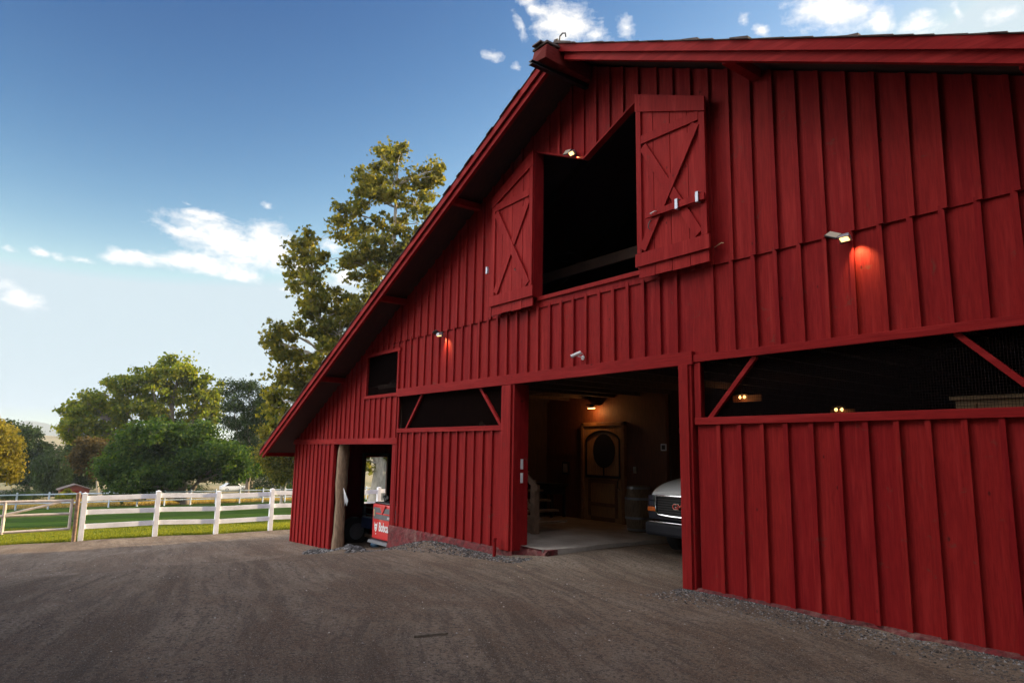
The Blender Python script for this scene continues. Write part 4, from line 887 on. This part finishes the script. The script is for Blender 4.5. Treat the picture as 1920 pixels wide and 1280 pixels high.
tree('shade_tree', 'low dense dark green tree with forked trunk behind the far fence', 'tree', (-79.6, 10.2, -4.75), 77.9, DARK, 70000, .27, L_DARK, BARK,
     [[(0, 0, 0), (-.2, 0, 1.2), (-1.6, .2, 3), (-3.2, 0, 6)], [(0, 0, .9), (1.0, .3, 2.4), (1.6, 0, 5.4)], [(-.1, 0, 1.0), (-.4, -.4, 3), (-.6, 0, 6)]], .55, 51, depth=.8, csig=.42, dens=2.0, twigs=.3, reps=3, shape='pent')
RIGHT = [(-2.68, 13.73, 1.05), (-0.78, 13.49, 1.32), (0.87, 12.55, 1.19), (-2.2, 11.42, 1.32), (0.01, 11.17, 1.58), (1.94, 10.9, 0.99), (-2.67, 9.41, 1.05), (-0.45, 8.82, 1.71), (1.75, 8.88, 1.32), (-1.22, 6.49, 1.65), (1.3, 6.2, 1.65), (0.84, 3.89, 1.45), (-1.5, 4.0, 1.4), (2.6, 6.5, 1.4), (3, 4.2, 1.5)]
tree('slender_tree', 'thin airy green tree between the broad tree and the barn eave', 'tree', (-89.2, 19.2, -4.95), 73.7, RIGHT, 24000, .27, L_BG, BARK,
     [[(0, 0, 0), (-.2, 0, 6), (-.6, 0, 13.6)], [(0, 0, 2), (.9, 0, 7), (1.0, 0, 12.5)], [(0, 0, 3), (-1.6, 0, 8), (-2.6, 0, 13.2)]], .28, 61, depth=.6, csig=.42, dens=2.0, reps=2, shape='oval', rad=.9)
YEL = [(-0.64, 4.96, 1.02), (0.12, 4.28, 0.7), (-0.28, 3.35, 1.3), (0.44, 2.66, 0.6), (-0.11, 1.74, 1.16), (0.45, 1.14, 0.47), (-1.56, 3.1, 1.4), (-1.8, 5.4, 1.2), (-2.6, 4.2, 1.4)]
tree('golden_tree', 'bright golden yellow sunlit tree at the left edge', 'tree', (-75.7, -5.63, -4.3), 89.1, [(l, h + 1.75, r) for l, h, r in YEL], 22000, .20, L_YEL, BARKP,
     [[(-.6, 0, 0), (-.5, 0, 3), (-.5, 0, 6.4)]], .26, 71, depth=.8, csig=.3, dens=3.0, reps=3, shape='pent')
BRZ = [(-1.51, 6.29, 1.12), (-0.46, 4.77, 0.99), (-1.57, 4.15, 0.87), (-0.04, 3.24, 0.74), (-2.22, 5.37, 0.74), (-0.17, 6.32, 0.81)]
tree('bronze_tree', 'small bronze leaved tree right of the red shed', 'tree', (-94.4, 3.8, -5.1), 83.6, BRZ, 11000, .24, L_BRZ, BARKP, [[(.2, 0, 0), (-.3, 0, 2.5), (-.9, 0, 6.2)], [(.2, 0, .6), (.7, 0, 2.2)]], .20, 81, depth=.8, csig=.3, dens=2.5, reps=2, shape='pent')
WIL = [(-0.62, 6.12, 1.71), (-1.04, 3.82, 1.55), (0.62, 3.58, 1.4), (-2.12, 4.96, 1.24), (0.15, 4.97, 1.4), (-.4, 2.2, 1.5)]
tree('willow_tree', 'drooping dark willow behind the red shed', 'tree', (-121.8, 1.33, -6.5), 86.2, WIL, 16000, .30, L_BG, BARK, [[(0, 0, 0), (-.3, 0, 6.5)]], .4, 91, depth=.9, csig=.35, dens=2, reps=3, droop=1.2)
DK1 = [(-1.75, 10.1, 1.36), (-0.34, 10.14, 0.94), (-1.09, 7.15, 2.13), (0.32, 7.16, 1.71), (-0.39, 3.78, 2.13), (-2.6, 8.0, 1.8), (-3.5, 5.5, 2.1), (1.8, 5.2, 1.7), (2.5, 3.0, 1.7)]
d1 = tree('dark_oak', 'dark shaded oak just right of the golden tree', 'tree', (-136.5, -1.27, -7.0), 87.7, DK1, 26000, .36, L_BG, BARK, [[(0, 0, 0), (-.5, 0, 9.5)]], .45, 101, depth=1.0, csig=.5, dens=1.4, reps=3, shape='pent', group='dark trees along the far edge')
DK2 = [(-1.58, 5.61, 1.3), (-1.52, 3.61, 1.47), (-0.36, 7.24, 1.47), (-0.47, 4.81, 1.47), (1.2, 6.0, 1.6), (1.5, 3.5, 1.6), (0, 2.2, 1.6)]
d2 = tree('dark_oak', 'rounded dark oak left of the dense shade tree', 'tree', (-125.6, 4.62, -6.5), 84.8, DK2, 18000, .34, L_BG, BARK, [[(0, 0, 0), (-.3, 0, 6.8)]], .35, 111, depth=1.0, csig=.45, dens=1.6, reps=3, shape='pent', group='dark trees along the far edge')
SML = [(-0.83, 2.51, 0.84), (0.31, 2.06, 0.84), (1.15, 2.76, 0.93), (-0.32, 1.46, 0.47), (-1.35, 3.66, 1.02), (0.38, 4.38, 1.16), (-1.02, 5.28, 0.84), (1.3, 4.6, 1.2), (1.9, 3.2, 1.1), (0.9, 6, 1.1)]
tree('small_tree', 'small olive tree in front of the barn eave beyond the lawn', 'tree', (-62.4, 14.2, -3.6), 71.7, [(l, h + 1.1, r) for l, h, r in SML], 20000, .19, L_TALL, BARKP, [[(.2, 0, 0), (.1, 0, 2), (-.5, 0, 6)], [(.2, 0, .8), (1.2, 0, 5)]], .14, 121, depth=.7, csig=.3, dens=2.6, reps=2, shape='maple')
# more trees: backdrop line and unseen oaks put in to shade lawn and yard (copies)
def place(src, loc, rot, s, label, group='dark trees along the far edge'):
    c = copy_tree(src); c.location = loc; c.rotation_euler = (0, 0, R(rot)); c.scale = (s, s, s * random.uniform(.9, 1.05)); c['label'] = label; c['group'] = group
    return c
for (x, y, rot, s, lab) in ((-150, 12, 40, 1.15, 'dark oak in the gap behind the bronze tree'), (-140, 22, 110, 1.25, 'dark oak behind the left limbs of the broad tree'), (-132, 32, 200, 1.3, 'dark oak behind the right side of the broad tree'),
                            (-118, 34, 300, 1.1, 'dark oak behind the slender tree trunk'), (-108, 38, 20, 1.15, 'dark oak beside the barn eave at the far fence'), (-150, -8, 75, 1.2, 'dark oak behind the golden tree')):
    place(d2 if s < 1.2 else d1, (x, y, hz(x, y)), rot, s, lab)
# low hedges and garden plants behind the far fence
def bush(name, label, base, n, w, h, mat, seed, ls=.22):
    g = np.random.default_rng(seed); root = empty(name, base, label, 'shrub'); q = g.normal(size=(n, 3)); q /= np.linalg.norm(q, axis=1)[:, None]
    q *= (.35 + .65 * g.random(n) ** .5)[:, None] * (1 + .25 * np.sin(q[:, :1] * 5 + seed) * np.cos(q[:, 1:2] * 4)); P = q * np.array([w * .7, w, h]) ; P[:, 2] = np.abs(P[:, 2]) + .05
    add_leaf_mesh('foliage', P, ls * (.6 + .7 * g.random(n)), mat, root, seed, 'oval')
    k = MB()
    for i in range(7): a = i * .9; k.tube([(0, 0, -.1), (.3 * math.cos(a) * w, .3 * math.sin(a) * w, .5 * h), (.5 * math.cos(a) * w, .5 * math.sin(a) * w, .9 * h)], [.04, .03, .015], 5)
    ORG[root.name] = Vector(); k.build('stem', BARK, root); return root
for i, (x, y, w, h, m, lab) in enumerate(((-92, 26, 2.8, 1.7, L_DARK, 'rounded green shrub behind the far fence near the barn'), (-90, 21, 2.2, 1.3, L_BIG, 'low light green shrub under the slender tree'), (-100, 8, 3.4, 2.4, L_BG, 'wide dark shrub under the broad tree'),
      (-98, 1.0, 1.2, 1.3, L_BIG, 'small pale green shrub left of the red shed'), (-101, -3.4, 2.4, 1.6, L_BG, 'dark shrub between the golden tree and the shed'), (-96, 14, 3.0, 2.0, L_BG, 'dark shrub behind the forked trunk'), (-70, 20.5, 2.0, 1.5, L_TALL, 'olive shrub beyond the lawn beside the barn corner'), (-110, 28, 4.0, 3.2, L_BG, 'tall dark shrub behind the slender tree'))):
    bush('shrub', lab, (x, y, hz(x, y)), 4200, w, h, m, 200 + i, .24)
# unseen oaks put behind the barn to cast the long evening shadows
SRC = d1
for (x, y, s, rot) in ((-4, 46, 1.3, 10), (-12.7, 50, 1.3, 80), (-29.3, 48, 1.25, 220), (-40, 53, 1.3, 290), (-55, 58, 1.35, 40), (-66, 62, 1.3, 100)):
    place(SRC, (x, y, hz(x, y)), rot, s, 'unseen dark oak shading lawn and yard from behind the barn', 'unseen shading oaks behind the barn')
# unseen trees added behind and beside the camera to shade yard and wall
for (x, y, s, rot) in ((8.0, -3.4, 1.25, 0), (7.0, -10.2, 1.3, 60), (1.5, -15.5, 1.3, 120), (5.5, -14.5, 1.2, 200), (-4.5, -19, 1.5, 200), (-9.5, -18.5, 1.5, 90), (-14, -19.5, 1.6, 20), (14.5, -5, 1.4, 310)):
    place(SRC, (x, y, 0), rot, s, 'unseen dark oak added behind the photographer to shade yard and wall', 'added unseen oaks behind the photographer')

# red shed and parked car far off
sh = empty('shed', (-106, 2.6, hz(-106, 2.6)), 'small red shed with low gable roof beyond the far fence', 'shed')
z0 = hz(-106, 2.6); k = MB(); k.prismx([(.9, z0), (4.1, z0), (4.1, z0 + 1.25), (2.5, z0 + 1.8), (.9, z0 + 1.25)], -108.5, -106); k.build('wall', SHEDR, sh)
k = MB(); k.prismx([(.6, z0 + 1.17), (2.5, z0 + 1.83), (4.4, z0 + 1.17), (4.4, z0 + 1.27), (2.5, z0 + 1.93), (.6, z0 + 1.27)], -108.8, -105.7); k.build('roof', SHINGLE, sh)
k = MB(); k.box(-105.99, -105.95, 2.0, 2.9, z0, z0 + 1.15); k.build('door', DARKRED, sh)
pc = empty('parked_car', (-128, 28.0, hz(-128, 28)), 'tiny pale car parked far beyond the fence', 'car')
z0 = hz(-128, 28); k = MB(); k.prismx([(26, z0 + .35), (30.4, z0 + .35), (30.4, z0 + .95), (29.3, z0 + 1.0), (28.7, z0 + 1.5), (27, z0 + 1.5), (26.3, z0 + 1.0), (26, z0 + .95)], -129, -127.3); k.build('body', VW, pc, bevel=.08)
k = MB(); k.prismx([(26.6, z0 + 1.02), (29.1, z0 + 1.02), (28.6, z0 + 1.42), (27.1, z0 + 1.42)], -129.02, -127.28); k.build('window', GLASS, pc)
for yy in (26.9, 29.5): wheel(pc, (-127.4, yy, z0 + .33), .33, .2)

# ------------------------------------------------------------------ hills
def ridge(name, x0, y0, y1, zb, f, dx, mat, n=90, m=14, seed=0):
    g = np.random.default_rng(seed); V = []; 
    for i in range(n + 1):
        y = y0 + (y1 - y0) * i / n
        for j in range(m + 1):
            t = j / m; h = f(y) * math.sin(math.pi * min(1, t * 1.0) / 1) ** .8; V.append((x0 - dx * t + 30 * math.sin(y * .004 + t), y, zb + h * (1 + .05 * math.sin(y * .05 + j * 1.3))))
    k = MB(); k.add(V, [(i * (m + 1) + j, (i + 1) * (m + 1) + j, (i + 1) * (m + 1) + j + 1, i * (m + 1) + j + 1) for i in range(n) for j in range(m)])
    o = k.build(name, mat, smooth=True); o['kind'] = 'structure'; return o
HILL = simple('golden_hill', (.20, .17, .09), .95, var=.45, scale=.05); MNT = simple('mountain', (.085, .10, .08), .95, var=.3, scale=.004)
ridge('hill', -520, -300, 420, -11, lambda y: 13.2 + 3.2 * math.sin(y * .018 + 1.4) + 1.5 * math.sin(y * .05), 260, HILL)
ridge('mountain', -2500, -1600, 2200, -40, lambda y: 92 + 14 * math.exp(-((y - 60) / 120) ** 2) - .03 * abs(y - 60) + 7 * math.sin(y * .006) + 3 * math.sin(y * .021), 900, MNT, n=140)

# haze
mh = bpy.data.materials.new('haze_air'); mh.use_nodes = True; nt = mh.node_tree; nt.nodes.clear(); out = nt.nodes.new('ShaderNodeOutputMaterial'); pv = nt.nodes.new('ShaderNodeVolumePrincipled')
pv.inputs['Color'].default_value = (.75, .85, 1, 1); pv.inputs['Density'].default_value = .00020; pv.inputs['Anisotropy'].default_value = .3; nt.links.new(pv.outputs[0], out.inputs['Volume'])
k = MB(); k.box(-5100, 1600, -2600, 2600, -52, 75); hzo = k.build('haze', mh); hzo['kind'] = 'stuff'; hzo['label'] = 'thin pale blue haze over the distant hills'; hzo['category'] = 'haze'

# ------------------------------------------------------------------ world
w = bpy.data.worlds.new('World'); sc.world = w; w.use_nodes = True; wt = NT(w.node_tree); bg = w.node_tree.nodes['Background']
sky = wt.N('ShaderNodeTexSky'); sky.sky_type = 'NISHITA'; sky.sun_disc = False; sky.sun_elevation = SUN_EL; sky.sun_rotation = SUN_AZ
sky.altitude = 600; sky.air_density = 1.0; sky.dust_density = .3; sky.ozone_density = 3.0
tc = wt.N('ShaderNodeTexCoord').outputs['Generated']; sx = wt.N('ShaderNodeSeparateXYZ', {0: tc})
az = wt.math('ARCTAN2', wt.math('MULTIPLY', sx.outputs[0], -1.0), sx.outputs[1]); el = wt.math('ARCSINE', sx.outputs[2])
AE = wt.N('ShaderNodeCombineXYZ', {0: az, 1: el, 2: 0.0}).outputs[0]
wn = wt.N('ShaderNodeTexNoise', {'Vector': AE, 'Scale': 22.0, 'Detail': 5.0, 'Roughness': .6})
AEw = wt.N('ShaderNodeVectorMath', {0: AE, 1: wt.N('ShaderNodeVectorMath', {0: wt.N('ShaderNodeVectorMath', {0: wn.outputs['Color'], 1: (.5, .5, .5)}, operation='SUBTRACT').outputs[0], 1: (.035, .022, 0)}, operation='MULTIPLY').outputs[0]}, operation='ADD').outputs[0]
CL = [(1.3341, 0.2699, -2.905, 0.0811, 0.0271, 1.0), (1.2852, 0.2686, -2.928, 0.0456, 0.0363, 1.0), (1.2407, 0.2476, -2.6097, 0.0324, 0.0222, 0.8), (1.3673, 0.3025, -3.1153, 0.0298, 0.0097, 0.85), (1.4014, 0.278, -2.9569, 0.0319, 0.0083, 0.8), (1.4477, 0.2354, -3.1354, 0.0364, 0.0101, 1.0), (1.3651, 0.2377, -3.1175, 0.0724, 0.0155, 1.0), (1.3172, 0.229, 3.1236, 0.0342, 0.01, 0.9), (1.1985, 0.281, -3.0671, 0.0223, 0.0104, 0.7), (1.1737, 0.2421, 2.4586, 0.0167, 0.0163, 0.9), (1.2565, 0.2153, -3.053, 0.01, 0.0051, 0.7), (1.5611, 0.1701, -2.8011, 0.0276, 0.0111, 1.0), (1.5765, 0.2245, -2.848, 0.0114, 0.0043, 0.8), (1.5476, 0.2265, -3.0664, 0.0118, 0.0051, 0.8), (1.5283, 0.2253, -2.8831, 0.0088, 0.0045, 0.6), (1.5029, 0.2249, -3.0588, 0.017, 0.0039, 0.6), (1.3882, 0.3131, -3.1414, 0.0091, 0.0048, 0.6), (1.2875, 0.3271, -3.0275, 0.0127, 0.0064, 0.6), (0.8557, 0.5885, -3.014, 0.0504, 0.0269, 1.0), (0.9051, 0.6124, -2.7789, 0.034, 0.0118, 0.9), (0.9258, 0.5844, 0.9697, 0.022, 0.0079, 0.65), (0.9671, 0.551, -2.8505, 0.0179, 0.0068, 0.6), (0.9306, 0.5351, 0.7874, 0.0067, 0.0067, 0.5), (0.7583, 0.5797, -2.9955, 0.0181, 0.014, 0.6), (0.4655, 0.5582, -2.9045, 0.0591, 0.0246, 1.0), (0.4069, 0.5355, -2.7603, 0.0199, 0.0137, 0.9), (0.5589, 0.5534, -2.9163, 0.0119, 0.0074, 0.8), (0.3606, 0.5216, -3.0668, 0.0251, 0.013, 0.85), (0.3184, 0.5228, 1.5784, 0.0124, 0.0069, 0.7), (0.2689, 0.5069, -3.1371, 0.0198, 0.0103, 0.55), (0.5843, 0.5698, 1.33, 0.0087, 0.0074, 0.5), (0.8122, 0.5711, -3.0891, 0.025, 0.0116, 0.8)]
acc = None
for (a, e, rot, ra, re, wgt) in CL:
    mp = wt.N('ShaderNodeMapping', {'Vector': AEw, 'Location': (a, e, 0), 'Rotation': (0, 0, rot), 'Scale': (ra * 1.35, re * 1.35, 1)}, vector_type='TEXTURE')
    gd = wt.N('ShaderNodeTexGradient', {'Vector': mp.outputs[0]}, gradient_type='SPHERICAL'); v = wt.math('MULTIPLY', gd.outputs['Fac'], wgt)
    acc = v if acc is None else wt.math('MAXIMUM', acc, v)
n1 = wt.noise(AE, 30, 9, .62, .3, sc3=(1, 2.2, 1)); n2 = wt.noise(AE, 95, 6, .65, .2)
dn = wt.math('ADD', wt.math('MULTIPLY', acc, 1.25), wt.math('ADD', wt.math('MULTIPLY', wt.math('SUBTRACT', n1, .5), 1.5), wt.math('MULTIPLY', wt.math('SUBTRACT', n2, .5), .6)))
mask = wt.math('MULTIPLY', wt.ramp(dn, [(.14, 0.), (.92, 1.)]), wt.ramp(acc, [(.0, 0.), (.10, 1.)]))
cc = wt.ramp(wt.math('ADD', wt.math('MULTIPLY', dn, .6), wt.math('MULTIPLY', n1, .5)), [(.35, (.80, .84, .90)), (.75, (1., .98, .94))])
CLOUD_GAIN, SKY_STR = 4.2, .10
cs = wt.N('ShaderNodeVectorMath', {0: cc, 1: (CLOUD_GAIN,) * 3}, operation='MULTIPLY').outputs[0]
# deepen the clear air aloft
sp = wt.N('ShaderNodeSeparateXYZ', {0: sky.outputs[0]})
ch = [wt.math('MINIMUM', wt.math('MULTIPLY', wt.math('POWER', sp.outputs[i], g_), k_), m_) for i, (g_, k_, m_) in enumerate(((3.1, 1.14, 2.40), (2.35, .435, 2.86), (1.6, .405, 3.12)))]
skyc = wt.N('ShaderNodeCombineXYZ', {0: ch[0], 1: ch[1], 2: ch[2]}).outputs[0]
# unseen bright cloud bank, added behind the camera to light the barn front
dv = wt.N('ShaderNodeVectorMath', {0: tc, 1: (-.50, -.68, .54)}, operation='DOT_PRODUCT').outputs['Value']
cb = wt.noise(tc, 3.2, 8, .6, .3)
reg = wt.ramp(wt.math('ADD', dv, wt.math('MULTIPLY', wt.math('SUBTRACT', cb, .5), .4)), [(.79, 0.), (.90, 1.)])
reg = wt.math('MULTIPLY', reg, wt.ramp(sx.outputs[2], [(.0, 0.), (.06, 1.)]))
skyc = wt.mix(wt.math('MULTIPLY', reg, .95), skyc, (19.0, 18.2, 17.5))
dv2 = wt.N('ShaderNodeVectorMath', {0: tc, 1: (.64, -.56, .53)}, operation='DOT_PRODUCT').outputs['Value']  # second unseen cloud bank, added to brighten the fence and left wall
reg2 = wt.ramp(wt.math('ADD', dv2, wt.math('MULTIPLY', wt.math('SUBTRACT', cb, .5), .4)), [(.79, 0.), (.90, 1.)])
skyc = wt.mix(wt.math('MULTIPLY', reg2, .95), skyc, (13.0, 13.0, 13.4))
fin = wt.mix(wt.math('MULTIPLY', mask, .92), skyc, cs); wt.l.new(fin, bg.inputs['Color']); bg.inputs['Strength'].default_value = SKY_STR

sun = bpy.data.lights.new('sun', 'SUN'); sun.energy = 5.0; sun.angle = R(.53); sun.color = (1, .78, .46); so = bpy.data.objects.new('sun', sun); col.objects.link(so)
sd = Vector((math.sin(SUN_AZ) * math.cos(SUN_EL), math.cos(SUN_AZ) * math.cos(SUN_EL), math.sin(SUN_EL))); so.rotation_euler = (-sd).to_track_quat('-Z', 'Y').to_euler(); so.location = sd * 60

# ------------------------------------------------------------------ camera
cd = bpy.data.cameras.new('camera'); cd.sensor_width = 36; cd.lens = 1290 / 1920 * 36; cd.clip_end = 9000; cd.clip_start = .05
co = bpy.data.objects.new('camera', cd); col.objects.link(co)
r_ = Vector((.59977107, .79999938, .01660290)); u_ = Vector((.11497132, -.10669242, .98762256)); f_ = Vector((-.79186884, .59043858, .15596801))
M = Matrix.Identity(4)
for i in range(3): M[i][0] = r_[i]; M[i][1] = u_[i]; M[i][2] = -f_[i]
M.translation = Vector((0, -6.82287, 1.6)); co.matrix_world = M; sc.camera = co
vs_ = sc.view_settings; vs_.view_transform = 'Standard'; vs_.look = 'None'; vs_.gamma = 1; vs_.use_curve_mapping = False; vs_.exposure = 1.5
